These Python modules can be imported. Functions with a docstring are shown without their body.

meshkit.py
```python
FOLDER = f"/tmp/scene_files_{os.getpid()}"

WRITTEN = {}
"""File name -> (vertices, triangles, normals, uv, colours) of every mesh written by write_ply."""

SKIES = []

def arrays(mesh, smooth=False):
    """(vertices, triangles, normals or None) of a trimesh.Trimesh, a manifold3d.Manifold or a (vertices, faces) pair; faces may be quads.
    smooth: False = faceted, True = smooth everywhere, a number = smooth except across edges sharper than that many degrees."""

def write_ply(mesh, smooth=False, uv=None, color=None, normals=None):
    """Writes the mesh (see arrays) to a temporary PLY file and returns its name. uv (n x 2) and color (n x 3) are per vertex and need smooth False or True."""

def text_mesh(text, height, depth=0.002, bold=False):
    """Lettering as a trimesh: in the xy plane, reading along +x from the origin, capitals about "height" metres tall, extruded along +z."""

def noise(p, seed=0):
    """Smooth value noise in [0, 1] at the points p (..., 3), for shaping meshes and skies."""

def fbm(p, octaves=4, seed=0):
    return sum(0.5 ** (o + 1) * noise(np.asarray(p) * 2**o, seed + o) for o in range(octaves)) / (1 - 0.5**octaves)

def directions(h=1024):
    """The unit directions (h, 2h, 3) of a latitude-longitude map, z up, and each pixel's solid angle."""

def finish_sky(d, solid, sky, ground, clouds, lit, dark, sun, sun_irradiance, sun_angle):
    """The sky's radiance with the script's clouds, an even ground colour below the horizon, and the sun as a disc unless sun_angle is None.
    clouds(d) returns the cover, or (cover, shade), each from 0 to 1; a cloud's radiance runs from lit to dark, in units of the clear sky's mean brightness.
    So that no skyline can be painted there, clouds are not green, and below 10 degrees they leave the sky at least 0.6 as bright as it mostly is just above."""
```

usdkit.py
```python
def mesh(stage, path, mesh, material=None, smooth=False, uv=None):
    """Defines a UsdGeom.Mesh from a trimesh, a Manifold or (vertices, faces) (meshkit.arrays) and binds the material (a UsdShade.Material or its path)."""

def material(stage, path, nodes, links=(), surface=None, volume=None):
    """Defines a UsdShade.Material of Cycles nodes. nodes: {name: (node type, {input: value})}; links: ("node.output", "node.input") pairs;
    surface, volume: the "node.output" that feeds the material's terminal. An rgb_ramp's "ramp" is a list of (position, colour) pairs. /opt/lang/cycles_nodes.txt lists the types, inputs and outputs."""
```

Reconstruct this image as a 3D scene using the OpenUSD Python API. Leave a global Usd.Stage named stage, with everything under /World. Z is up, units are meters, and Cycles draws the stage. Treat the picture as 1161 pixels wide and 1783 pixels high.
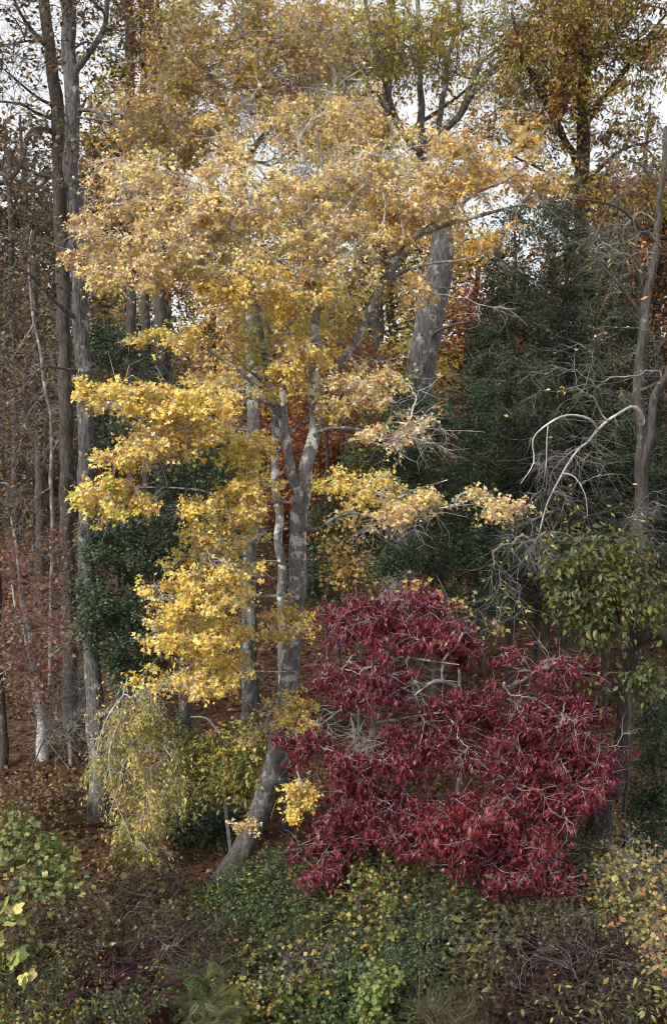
import math, numpy as np, usdkit, meshkit
from scipy.spatial import cKDTree
from pxr import Usd, UsdGeom, UsdLux, UsdShade, Gf, Sdf, Vt

stage = Usd.Stage.CreateInMemory()
UsdGeom.SetStageUpAxis(stage, UsdGeom.Tokens.z)
UsdGeom.SetStageMetersPerUnit(stage, 1.0)
UsdGeom.Xform.Define(stage, '/World')
UsdGeom.Scope.Define(stage, '/World/Looks')

# ------------------------------------------------------------------ camera, sky, sun, exposure
W, H, FPX = 1161.0, 1783.0, 2040.0            # the photograph's pixel grid and its focal length in those pixels
PITCH = math.radians(6.0)
CAM = np.array([0.0, 0.0, 7.4])
cam = UsdGeom.Camera.Define(stage, '/World/camera')
cam.CreateHorizontalApertureAttr(36.0)
cam.CreateFocalLengthAttr(36.0 * FPX / W)
cam.CreateClippingRangeAttr(Gf.Vec2f(0.1, 2000))
cam.CreateExposureAttr(EXPO := 2.0)
cam.AddTranslateOp().Set(Gf.Vec3d(*CAM))
cam.AddRotateXOp().Set(90 - math.degrees(PITCH))

SUN = np.array([-0.62, -0.66, 0.72]); SUN /= np.linalg.norm(SUN)      # towards the sun: behind the camera, to its left
sun_el, sun_rot = math.asin(SUN[2]), math.atan2(SUN[0], SUN[1])
sky_mat = usdkit.material(stage, '/World/Looks/sky', {
    'sky': ('sky_texture', {'sky_type': 'single_scattering', 'sun_disc': False, 'sun_elevation': sun_el, 'sun_rotation': sun_rot}),
    'tc': ('texture_coordinate', {}), 'map': ('mapping', {'scale': (1.0, 1.0, 2.2)}),
    'n': ('noise_texture', {'scale': 2.2, 'detail': 6.0, 'roughness': 0.55}),
    'ramp': ('rgb_ramp', {'ramp': [(0.0, (0.72,) * 3), (0.42, (0.86,) * 3), (0.62, (1.0,) * 3)]}),
    'mix': ('mix_color', {'b': (CLOUD := (5.3, 5.4, 5.55))}),
    'bg': ('background_shader', {'strength': 0.05})},
    [('tc.generated', 'map.vector'), ('map.vector', 'n.vector'), ('n.fac', 'ramp.fac'), ('ramp.color', 'mix.fac'), ('sky.color', 'mix.a'), ('mix.result', 'bg.color')],
    surface='bg.background')
dome = UsdLux.DomeLight.Define(stage, '/World/sky')
UsdShade.MaterialBindingAPI.Apply(dome.GetPrim()).Bind(sky_mat)
sun = UsdLux.DistantLight.Define(stage, '/World/sun')
sun.CreateNormalizeAttr(True) if hasattr(sun, 'CreateNormalizeAttr') else None
UsdLux.LightAPI(sun.GetPrim()).CreateNormalizeAttr(True)
sun.CreateIntensityAttr(0.32); sun.CreateAngleAttr(18.0); sun.CreateColorAttr(Gf.Vec3f(1.0, 0.95, 0.86))
_m = Gf.Rotation(Gf.Vec3d(0, 0, -1), Gf.Vec3d(*(-SUN)))
sun.AddTransformOp().Set(Gf.Matrix4d(_m, Gf.Vec3d(0, 0, 60)))

# ------------------------------------------------------------------ geometry helpers
_r, _u, _f = np.array([1.0, 0, 0]), np.array([0, math.sin(PITCH), math.cos(PITCH)]), np.array([0, math.cos(PITCH), -math.sin(PITCH)])
def at(px, py, Y):
    d = _r * (px - W / 2) / FPX + _u * (H / 2 - py) / FPX + _f
    return CAM + d * (Y / d[1])
def project(p):
    q = np.asarray(p) - CAM
    z = q @ _f
    return W / 2 + FPX * (q @ _r) / z, H / 2 - FPX * (q @ _u) / z, z
_gy = np.array([-60, 4, 9, 12, 14, 17, 19, 21, 24, 30, 45, 70, 120, 200, 900])
_gz = np.array([-3, -2.6, -2.0, -1.35, -0.85, 0, .33, .58, .85, 1.6, 3.8, 7.6, 12, 15, 15])
def ground(x, y):
    p = np.stack([np.asarray(x, float) * .45, np.asarray(y, float) * .45, np.zeros_like(np.asarray(x, float))], -1)
    return np.interp(y, _gy, _gz) + (meshkit.fbm(p, 4, 5) - .5) * .35
def lin(r, g, b):
    c = np.array([r, g, b]) / 255.0
    return np.where(c <= .04045, c / 12.92, ((c + .055) / 1.055) ** 2.4)
def C(r, g, b, k=.85): return lin(r, g, b) * k
def unit(v): return v / np.maximum(np.linalg.norm(v, axis=-1, keepdims=True), 1e-9)

_names = {}
def numbered(parent, name):
    k = _names.get((parent, name), 0); _names[(parent, name)] = k + 1
    return f'{parent}/{name}' + (f'_{k:03d}' if k else '')
def tag(prim, label=None, cat=None, group=None, kind=None):
    for k, v in (('label', label), ('category', cat), ('group', group), ('kind', kind)):
        if v: prim.SetCustomDataByKey(k, v)
def thing(name, label, cat, loc, group=None, kind=None):
    x = UsdGeom.Xform.Define(stage, numbered('/World', name))
    x.AddTranslateOp().Set(Gf.Vec3d(*map(float, loc)))
    tag(x.GetPrim(), label, cat, group, kind)
    return str(x.GetPath()), np.asarray(loc, float)
def emit(path, V, F, mat, normals=None, tint=None, kind=None, label=None):
    m = UsdGeom.Mesh.Define(stage, path)
    m.CreatePointsAttr(Vt.Vec3fArray.FromNumpy(np.ascontiguousarray(V, np.float32)))
    m.CreateFaceVertexCountsAttr(Vt.IntArray.FromNumpy(np.full(len(F), 3, np.int32)))
    m.CreateFaceVertexIndicesAttr(Vt.IntArray.FromNumpy(np.ascontiguousarray(F, np.int32).ravel()))
    m.CreateSubdivisionSchemeAttr('none')
    if normals is not None:
        m.CreateNormalsAttr(Vt.Vec3fArray.FromNumpy(np.ascontiguousarray(normals, np.float32))); m.SetNormalsInterpolation('vertex')
    if tint is not None:
        UsdGeom.PrimvarsAPI(m).CreatePrimvar('tint', Sdf.ValueTypeNames.Color3fArray, 'vertex').Set(Vt.Vec3fArray.FromNumpy(np.ascontiguousarray(tint, np.float32)))
    UsdShade.MaterialBindingAPI.Apply(m.GetPrim()).Bind(mat)
    tag(m.GetPrim(), label=label, kind=kind)
    return m

def tubes(P, R, sides):
    """n tubes of k rings at once: P (n, k, 3), R (n, k)."""
    n, k = P.shape[:2]
    T = unit(np.gradient(P, axis=1))
    ref = np.eye(3)[np.argmin(np.abs(P[:, -1] - P[:, 0]), axis=1)][:, None]
    U = unit(np.cross(T, ref)); Vv = np.cross(T, U)
    a = np.arange(sides) * 2 * np.pi / sides
    N = np.cos(a)[:, None] * U[:, :, None] + np.sin(a)[:, None] * Vv[:, :, None]
    V = P[:, :, None] + R[:, :, None, None] * N
    i = np.arange(n * k * sides).reshape(n, k, sides); j = np.roll(i, -1, axis=2)
    q = np.stack([i[:, :-1], j[:, :-1], j[:, 1:], i[:, 1:]], -1).reshape(-1, 4)
    return V.reshape(-1, 3), np.vstack([q[:, [0, 1, 2]], q[:, [0, 2, 3]]]), N.reshape(-1, 3)
def join(parts):
    V, F, N, o = [], [], [], 0
    for v, f, n in parts:
        V.append(v); F.append(f + o); N.append(n); o += len(v)
    return np.vstack(V), np.vstack(F), np.vstack(N)
def spline(pts, step):
    """Catmull-Rom through the rows (xyz + radius), resampled about every step metres."""
    p = np.asarray(pts, float)
    if len(p) == 2: p = np.vstack([p[0], (p[0] + p[1]) / 2, p[1]])
    e = np.vstack([2 * p[0] - p[1], p, 2 * p[-1] - p[-2]])
    out = []
    for i in range(len(p) - 1):
        a, b, c, d = e[i:i + 4]
        n = max(2, int(np.linalg.norm(c[:3] - b[:3]) / step))
        t = np.linspace(0, 1, n, endpoint=False)[:, None]
        out.append(.5 * (2 * b + (c - a) * t + (2 * a - 5 * b + 4 * c - d) * t ** 2 + (3 * b - a - 3 * c + d) * t ** 3))
    q = np.vstack(out + [p[-1:]])
    q[:, 3] = np.maximum(q[:, 3], .003)
    return q
def bark_tube(q, sides=18, rough=.10, flare=0.0, seed=0):
    """A trunk or limb: uneven section, ridges that run along it, a flare at its foot."""
    P, R = q[:, :3], q[:, 3]
    L = np.r_[0, np.cumsum(np.linalg.norm(np.diff(P, axis=0), axis=1))]
    R = R * (1 + flare * np.exp(-np.maximum(L - .55, 0) / .35))
    V, F, N = tubes(P[None], R[None], sides)
    a = np.arange(sides) * 2 * np.pi / sides
    c = np.stack([np.cos(a)[None] * 1.6 + 0 * L[:, None], np.sin(a)[None] * 1.6 + 0 * L[:, None], L[:, None] * 1.3 + 0 * a[None]], -1)
    ridge = np.stack([np.cos(a)[None] * 5 + 0 * L[:, None], np.sin(a)[None] * 5 + 0 * L[:, None], L[:, None] * 2.5 + 0 * a[None]], -1)
    k = (meshkit.fbm(c + 7 * seed, 3, seed) - .5) * 2 * rough + (meshkit.noise(ridge + 3 * seed, seed) - .5) * rough * (1 + 2.5 * flare * np.exp(-L / .3)[:, None])
    V = V + N * (k * R[:, None]).reshape(-1, 1)
    v, f, n = meshkit.arrays((V, F), True)
    return v, f, n

# ------------------------------------------------------------------ leaf templates: rest shape, fold, curl, triangles
def _tmpl(pts, tris):
    p = np.array(pts, float)
    T0 = np.c_[p[:, 0], p[:, 1], 0 * p[:, 0]]
    z = np.zeros_like(T0)
    T1, T2 = z.copy(), z.copy(); T1[:, 2] = np.abs(p[:, 0]); T2[:, 2] = -p[:, 1] ** 2
    return T0, T1, T2, np.array(tris)
def fan(outline, centre):
    n = len(outline)
    return _tmpl([centre] + outline, [[0, 1 + i, 1 + (i + 1) % n] for i in range(n)])
def mirror(right): return [(0, 0)] + right + [(-x, y) for x, y in right[::-1] if x > 1e-6]
MAPLE = fan(mirror([(.30, .0), (.20, .20), (.54, .46), (.20, .54), (0, 1.0)]), (0, .33))
TULIP = fan(mirror([(.16, -.07), (.34, -.05), (.47, .10), (.53, .26), (.45, .36), (.37, .45), (.45, .60), (.44, .78), (.36, .90), (.20, .93), (.08, .86), (0, .82)]), (0, .4))
def oval(w, a=.95, b=.8):
    w /= 2
    return _tmpl([(0, 0), (-w * a, .3), (0, .32), (w * a, .3), (-w * b, .66), (0, .68), (w * b, .66), (0, 1)],
                 [[0, 2, 1], [0, 3, 2], [1, 2, 5], [1, 5, 4], [2, 3, 6], [2, 6, 5], [4, 5, 7], [5, 6, 7]])
DOGWOOD, ELM, ROUND, LANCE = oval(.52), oval(.42), oval(.85, 1.0, .95), oval(.3)
def _light(w):
    w /= 2
    return _tmpl([(0, 0), (-w, .45), (0, .5), (w, .45), (0, 1)], [[0, 2, 1], [0, 3, 2], [1, 2, 4], [2, 3, 4]])
MAPLE_L = _tmpl([(0, 0), (.50, .44), (.19, .52), (0, 1), (-.19, .52), (-.50, .44)], [[0, 1, 2], [0, 2, 3], [0, 3, 4], [0, 4, 5]])
LIGHT = {id(MAPLE): MAPLE_L, id(DOGWOOD): _light(.5), id(ELM): _light(.42), id(ROUND): _light(.9)}
DIAMOND = _tmpl([(0, 0), (-.3, .5), (0, 1), (.3, .5)], [[0, 3, 1], [1, 3, 2]])
SMALL = _tmpl([(0, 0), (-.27, .42), (0, 1), (.27, .42)], [[0, 3, 1], [1, 3, 2]])
NEEDLE = _tmpl([(0, 0), (-.055, .45), (0, 1), (.055, .45)], [[0, 3, 1], [1, 3, 2]])
def _frond(pairs, ll, lw):
    p, t = [], []
    for i in range(pairs):
        y = .12 + .8 * i / (pairs - 1)
        L = ll * math.sin(math.pi * (.18 + .72 * (1 - i / pairs)))
        for s in (-1, 1):
            o = len(p)
            p += [(0, y), (s * L * .5, y + L * .22 - lw), (s * L, y + L * .35), (s * L * .45, y + L * .28 + lw)]
            t += [[o, o + 1, o + 3], [o + 1, o + 2, o + 3]] if s > 0 else [[o, o + 3, o + 1], [o + 1, o + 3, o + 2]]
    return _tmpl(p, t)
FROND, FERN = _frond(9, .36, .035), _frond(10, .22, .02)
GRASS = _tmpl([(-.008, 0), (.008, 0), (-.009, .4), (.009, .4), (-.006, .75), (.006, .75), (0, 1)], [[0, 1, 3], [0, 3, 2], [2, 3, 5], [2, 5, 4], [4, 5, 6]])

def leaves(tmpl, pos, axis, normal, size, fold, curl, rng):
    T0, T1, T2, F = tmpl
    Yv = unit(axis); X = unit(np.cross(Yv, normal)); Z = np.cross(X, Yv)
    B = np.stack([X, Yv, Z], -1)
    loc = T0[None] + fold[:, None, None] * T1[None] + curl[:, None, None] * T2[None]
    V = pos[:, None] + np.einsum('nij,nmj->nmi', B, loc) * size[:, None, None]
    return V, F
def paint(pal, idx, n, rng, jit):
    w = np.array([p[0] for p in pal], float); cols = np.array([p[1] for p in pal])
    i = rng.choice(len(pal), n, p=w / w.sum()) if idx is None else idx
    c = cols[i] * np.exp(rng.normal(0, jit, (n, 1))) * np.exp(rng.normal(0, jit * .35, (n, 3)))
    return np.clip(c, .004, .9)

# ------------------------------------------------------------------ materials
def leaf_material(name, rough, trans, spec, mottle=.25):
    return usdkit.material(stage, '/World/Looks/' + name, {
        'a': ('attribute', {'attribute': 'tint'}), 'g': ('geometry', {}),
        'n': ('noise_texture', {'scale': 38.0, 'detail': 2.0}),
        'r': ('rgb_ramp', {'ramp': [(0.3, (1 - mottle,) * 3), (0.7, (1 + mottle * .6,) * 3)]}),
        'm': ('mix_color', {'blend_type': 'multiply', 'fac': 1.0, 'use_clamp': False}),
        'p': ('principled_bsdf', {'roughness': rough, 'specular_ior_level': spec}),
        't': ('translucent_bsdf', {}), 'x': ('mix_closure', {'fac': trans})},
        [('g.position', 'n.vector'), ('n.fac', 'r.fac'), ('a.color', 'm.a'), ('r.color', 'm.b'), ('m.result', 'p.base_color'), ('m.result', 't.color'),
         ('p.BSDF', 'x.closure1'), ('t.BSDF', 'x.closure2')], surface='x.closure')
M = {}
M['leaf'] = leaf_material('thin_leaf', .48, .26, .5)
M['gloss'] = leaf_material('glossy_leaf', .42, .2, .45)
M['wax'] = leaf_material('waxy_evergreen_leaf', .5, .08, .4)
M['dry'] = leaf_material('dry_leaf', .75, .12, .2)
def bark_material(name, dark, light, patch, patch_at=.62, scale=(16, 16, 3.2), bump=.6, aged=None):
    return usdkit.material(stage, '/World/Looks/' + name, {
        'sx': ('separate_xyz', {}), 'zr': ('map_range', {'from_min': aged[0], 'from_max': aged[1], 'clamp': True}) if aged else ('value', {'value': 1.0}),
        'old': ('mix_color', {'blend_type': 'multiply', 'fac': 1.0, 'b': (.36, .33, .34)}), 'age': ('mix_color', {}),
        'g': ('geometry', {}), 'mp': ('mapping', {'scale': scale}),
        'n': ('noise_texture', {'scale': 1.6, 'detail': 5.0, 'roughness': .62, 'distortion': .4}),
        'r': ('rgb_ramp', {'ramp': [(.32, dark), (.52, tuple((np.array(dark) + light) / 2)), (.68, light)]}),
        'v': ('noise_texture', {'scale': 5.5, 'detail': 4.0, 'roughness': .6}),
        'vr': ('rgb_ramp', {'ramp': [(patch_at - .05, (0, 0, 0)), (patch_at + .03, (1, 1, 1))]}),
        'm': ('mix_color', {'b': patch}),
        'b': ('bump', {'strength': bump, 'distance': .02}),
        'p': ('principled_bsdf', {'roughness': .88, 'specular_ior_level': .2})},
        [('g.position', 'mp.vector'), ('mp.vector', 'n.vector'), ('n.fac', 'r.fac'), ('g.position', 'v.vector'), ('v.fac', 'vr.fac'),
         ('vr.color', 'm.fac'), ('r.color', 'm.a'), ('r.color', 'old.a'), ('old.result', 'age.a'), ('m.result', 'age.b'), ('age.result', 'p.base_color'), ('n.fac', 'b.height'), ('b.normal', 'p.normal')]
        + ([('g.position', 'sx.vector'), ('sx.z', 'zr.value'), ('zr.result', 'age.fac')] if aged else [('zr.value', 'age.fac')]), surface='p.BSDF')
M['maple_bark'] = bark_material('lichen_grey_bark', (.085, .078, .078), (.27, .255, .255), (.56, .56, .53), .575, (14, 14, 5), .9, (.2, 3.8))
M['furrow_bark'] = bark_material('furrowed_grey_bark', (.028, .025, .024), (.19, .178, .178), (.28, .28, .265), .62, (20, 20, 4.6), 1.0)
M['brown_bark'] = bark_material('brown_bark', (.028, .023, .02), (.115, .098, .088), (.20, .19, .17), .66, (18, 18, 4.5), .9)
M['ridged_bark'] = bark_material('ridged_dark_bark', (.05, .046, .044), (.28, .265, .255), (.42, .41, .39), .62, (13, 13, 3.0), 1.0)
M['dark_bark'] = bark_material('dark_bark', (.03, .026, .024), (.11, .10, .09), (.20, .20, .18), .70)
M['pale_bark'] = bark_material('pale_smooth_bark', (.28, .26, .25), (.55, .52, .50), (.68, .66, .62), .6, (8, 8, 10), .3)
M['pale_twig'] = bark_material('pale_twig_bark', (.22, .205, .20), (.44, .42, .41), (.56, .55, .52), .6, (6, 6, 6), .1)
M['grey_twig'] = bark_material('grey_twig_bark', (.10, .09, .085), (.26, .245, .235), (.38, .38, .36), .62, (6, 6, 6), .1)
M['brown_twig'] = bark_material('brown_twig_bark', (.045, .034, .03), (.13, .10, .085), (.16, .14, .13), .7, (6, 6, 6), .1)

# ------------------------------------------------------------------ a tree, shrub or vine
def blob_points(blobs, n, rng):
    """n points in the crown's ellipsoids. A blob: (px, py, rx, ry, turn, Y, depth[, weight[, palette]])."""
    w = np.array([b[2] * b[3] * (b[7] if len(b) > 7 else 1) for b in blobs], float)
    which = rng.choice(len(blobs), n, p=w / w.sum())
    d = unit(rng.normal(size=(n, 3))) * rng.random((n, 1)) ** (1 / 3)
    out = np.zeros((n, 3)); pal = np.full(n, -1)
    for k, b in enumerate(blobs):
        s = which == k
        c = at(b[0], b[1], b[5]); m = np.linalg.norm(c - CAM) / FPX
        a = math.radians(-b[4])
        u, v = d[s, 0] * b[2] * m, d[s, 2] * b[3] * m
        out[s] = c + np.c_[u * math.cos(a) - v * math.sin(a), d[s, 1] * b[6], u * math.sin(a) + v * math.cos(a)]
        pal[s] = b[8] if len(b) > 8 else 0
    return out, pal

GROUPS = {'bronze_oak': 'bronze oaks against the sky', 'holly_tree': 'hollies under the trees', 'holly_bush': 'evergreen bushes above the dogwood', 'slim_maple': 'slim stems beside the leaning maple', 'thin_tree': 'pencil-thin trees in the middle', 'maple_sapling': 'maple saplings',
          'privet': 'green bushes at the foot of the maple', 'thicket_shrub': 'bushes of the thicket along the bottom', 'olive_shrub': 'olive shrubs', 'dark_shrub': 'dark green shrubs', 'low_plant': 'low plants on the slope', 'straggling_shrub': 'stragglers in the undergrowth', 'bindweed': 'yellowing vines over the bushes'}
def plant(name, label, cat, trunk=None, limbs=(), blobs=(), pals=None, tmpl=DIAMOND, leaf=.1, n_attr=200, n_leaf=3000, bark='brown_bark', twig='grey_twig',
          leafmat='leaf', seed=1, twigs=5, twig_len=(.2, .5), tip=.004, droop=.2, up=.6, out=.5, rand=.5, hang=.3, parts=0, group=None, jit=.16, bare=0.0,
          rough=.1, flare=.5, trunk_part='trunk', limb_part='limb', sides=18, scatter=.05, fold=(.25, .2), curl=(.15, .15), size_jit=.2, twig_sides=3, bare_len=1.0, rootless=False, clump=.45, twig_r=.0022, foliage_part='foliage', kink=.35, flat=.5, limb_barks={}, kt=3):
    rng = np.random.default_rng(seed); group = group or GROUPS.get(name)
    def place(p):
        px, py, Y, r = p
        if py is None:
            x = (px - W / 2) / FPX * Y * 1.02
            return np.array([x, Y, float(ground(x, Y)) - .12, r])
        return np.r_[at(px, py, Y), r]
    P, PAR, RAD, tubs = [], [], [], []
    def lay(q, first_parent):
        o = len(P)
        for i, row in enumerate(q):
            P.append(row[:3]); RAD.append(row[3]); PAR.append(first_parent if i == 0 else o + i - 1)
    stems = []
    for k, line in enumerate(([trunk] if trunk else []) + list(limbs)):
        rows = [place(p) for p in line]
        if k == 0 and trunk and not rootless:
            g = float(ground(rows[0][0], rows[0][1])) - .15
            if rows[0][2] > g + .02:
                rows.insert(0, np.array([rows[0][0], rows[0][1], g, rows[0][3] * 1.05]))
        if k == 0 and trunk and not rootless:
            d0 = rows[1][:3] - rows[0][:3]; d0 = d0 / np.linalg.norm(d0)
            rows.insert(0, np.r_[rows[0][:3] - d0 * .55, rows[0][3] * 1.04])
        par = -1
        if k and P:
            arr = np.array(P); j = int(np.argmin(np.linalg.norm(arr - rows[0][:3], axis=1)))
            if np.linalg.norm(arr[j] - rows[0][:3]) < .9:
                par = j; rows[0] = np.r_[arr[j], min(rows[0][3], RAD[j] * .9)]
        q = spline(np.array(rows), .1 if k == 0 else .09)
        wob = (np.stack([meshkit.noise(q[:, :3] * 2.2 + 9 * c + seed, c) for c in range(3)], -1) - .5) * np.minimum(.09, .9 * q[:, 3:4] + .03)
        wob *= np.minimum(1, np.arange(len(q))[:, None] / 4)
        q[:, :3] += wob
        stems.append((q, k == 0 and trunk is not None)); lay(q, par)
    base = P[0] if P else None
    A, pal_of = blob_points(blobs, n_attr, rng) if blobs else (np.zeros((0, 3)), np.zeros(0, int))
    if len(A):
        A[:, 2] = np.maximum(A[:, 2], ground(A[:, 0], A[:, 1]) + .03)
    if base is None:
        c = A.mean(0); base = np.array([c[0], c[1], float(ground(c[0], c[1])) - .05]); P.append(base); PAR.append(-1); RAD.append(.05)
    # branches: each spray is tied to the nearest branch it can grow from
    K = 6
    n0, cap = len(P), len(P) + K * len(A)
    pos = np.zeros((cap, 3)); pos[:n0] = P
    par = np.full(cap, -1); par[:n0] = PAR
    rad = np.full(cap, np.inf); rad[:n0] = RAD
    dirs = np.zeros((cap, 3))
    for i in range(n0):
        dirs[i] = pos[i] - pos[par[i]] if par[i] >= 0 else (pos[min(i + 1, n0 - 1)] - pos[i])
    if np.abs(dirs[:n0]).sum() < 1e-6: dirs[:n0] = (0, 0, 1)
    dirs[:n0] = unit(dirs[:n0])
    n, paths, spray, spray_dir, spray_pal = n0, [], [], [], []
    order = np.argsort(cKDTree(pos[:n0]).query(A)[0]) if len(A) else []
    ts = np.linspace(0, 1, K + 1)[1:, None]
    for i in order:
        a = A[i]; d = a - pos[:n]; L = np.linalg.norm(d, axis=1) + 1e-6
        j = int(np.argmin(L * (1.3 - .55 * np.einsum('ij,ij->i', d, dirs[:n]) / L)))
        L = L[j]; dj = d[j] / L
        if L < .06: continue
        hz = unit(np.array([dj[0], dj[1], dj[2] * .4 - droop]))
        p1 = pos[j] + .36 * L * unit(.5 * dirs[j] + .6 * dj + np.array([0, 0, .22])); p2 = a - .3 * L * hz
        q = (1 - ts) ** 3 * pos[j] + 3 * (1 - ts) ** 2 * ts * p1 + 3 * (1 - ts) * ts ** 2 * p2 + ts ** 3 * a
        q[:-1] += rng.normal(0, .028 * L, (K - 1, 3))
        pos[n:n + K] = q; par[n] = j; par[n + 1:n + K] = np.arange(n, n + K - 1)
        dirs[n] = q[0] - pos[j]; dirs[n + 1:n + K] = q[1:] - q[:-1]; dirs[n:n + K] = unit(dirs[n:n + K])
        paths.append([j] + list(range(n, n + K))); n += K
        spray.append(n - 1); spray_pal.append(pal_of[i])
    spray, spray_pal = np.array(spray, int), np.array(spray_pal, int)
    cnt = np.zeros(n); cnt[spray] = 1
    for i in range(n - 1, n0 - 1, -1): cnt[par[i]] += cnt[i]
    r = tip * np.maximum(cnt, .8) ** .5
    root, loc = thing(name, label, cat, [base[0], base[1], max(base[2], float(ground(base[0], base[1])))], group)
    num = {}
    def child(nm): return numbered(root, nm)
    for k, (q, is_trunk) in enumerate(stems):
        big = q[:, 3].max() > .045
        v, f, nn = bark_tube(q, sides if big else 7, rough, flare if is_trunk and not rootless else 0, seed + k)
        emit(child(trunk_part if is_trunk else limb_part), v - loc, f, M[bark if is_trunk else limb_barks.get(k, bark)], nn)
    tw = []
    if len(paths):
        idx = np.array(paths); Pp = pos[idx]; Rr = r[idx]; Rr[:, 0] = np.minimum(Rr[:, 1] * 1.15, rad[idx[:, 0]]); Rr[:, 1:] = np.minimum(Rr[:, 1:], Rr[:, :1] * 1.05)
        big = Rr[:, 0] > 3.2 * tip
        if big.any(): tw.append(tubes(Pp[big], Rr[big], 6))
        if (~big).any(): tw.append(tubes(Pp[~big], Rr[~big], twig_sides))
        m = len(spray) * twigs
        src = np.repeat(np.arange(len(spray)), twigs)
        node = idx[src, np.where(rng.random(m) < .45, K, rng.integers(max(1, K - 4), K + 1, m))]
        s0 = pos[node]
        dr = unit(dirs[node] * .75 + rng.normal(0, .75, (m, 3)) * np.array([1, 1, flat]) + np.array([0, 0, -droop * .6]))
        tl = rng.uniform(*twig_len, m)
        isbare = ((rng.random(len(spray)) < bare) | (spray_pal == 9))[src]
        tl = np.where(isbare, tl * bare_len, tl)
        KT = kt
        TP = np.zeros((m, KT, 3)); TP[:, 0] = s0; cur = dr.copy()
        for q_ in range(1, KT):
            cur = unit(cur + rng.normal(0, kink, (m, 3)) * np.array([1, 1, .8]) + np.array([0, 0, -droop * .12]))
            TP[:, q_] = TP[:, q_ - 1] + cur * (tl / (KT - 1))[:, None]
        TR = np.linspace(1.3, .5, KT)[None] * twig_r * np.exp(rng.normal(0, .25, (m, 1)))
        tw.append(tubes(TP, TR, 3))
        v, f, nn = join(tw)
        emit(child('twigs'), v - loc, f, M[twig], nn, kind='stuff')
        # leaves along the twigs
        wt = np.exp(rng.normal(0, clump, len(spray)))[src] * np.where(isbare, np.where(spray_pal[src] == 9, 0.0, .03), 1.0)
        ti = rng.choice(m, n_leaf, p=wt / wt.sum())
        t = rng.uniform(.25, KT - 1.001, n_leaf); t0 = t.astype(int); tf = (t - t0)[:, None]
        lp = TP[ti, t0] * (1 - tf) + TP[ti, t0 + 1] * tf + rng.normal(0, scatter, (n_leaf, 3))
        lp[:, 2] = np.maximum(lp[:, 2], ground(lp[:, 0], lp[:, 1]) + .02)
        ow = lp - np.array([base[0], base[1] + .3, 0]); ow[:, 2] = 0; ow = unit(ow)
        ax = unit(rng.normal(0, 1, (n_leaf, 3)) * np.array([1, 1, .35]) + .5 * dr[ti] + np.array([0, 0, -hang]) * rng.uniform(.5, 1.5, (n_leaf, 1)))
        nm = unit(np.array([0, 0, up]) + out * ow + rng.normal(0, rand, (n_leaf, 3)))
        sz = leaf * np.exp(rng.normal(0, size_jit, n_leaf))
        fo, cu = rng.normal(*fold, n_leaf), rng.normal(*curl, n_leaf)
        V, F = leaves(LIGHT.get(id(tmpl), tmpl), lp, ax, nm, sz, fo, cu, rng)
        fine = lambda i: leaves(tmpl, lp[i:i + 1], ax[i:i + 1], nm[i:i + 1], sz[i:i + 1], fo[i:i + 1], cu[i:i + 1], rng)
        cols = np.zeros((n_leaf, 3)); sp = src[ti]
        for k, pal in enumerate(pals):
            s = spray_pal[sp] == k
            if not s.any(): continue
            w = np.array([p[0] for p in pal], float); own = rng.choice(len(pal), len(spray), p=w / w.sum())
            pick = np.where(rng.random(s.sum()) < .5, own[sp[s]], rng.choice(len(pal), s.sum(), p=w / w.sum()))
            cols[s] = paint(pal, pick, s.sum(), rng, jit)
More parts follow.
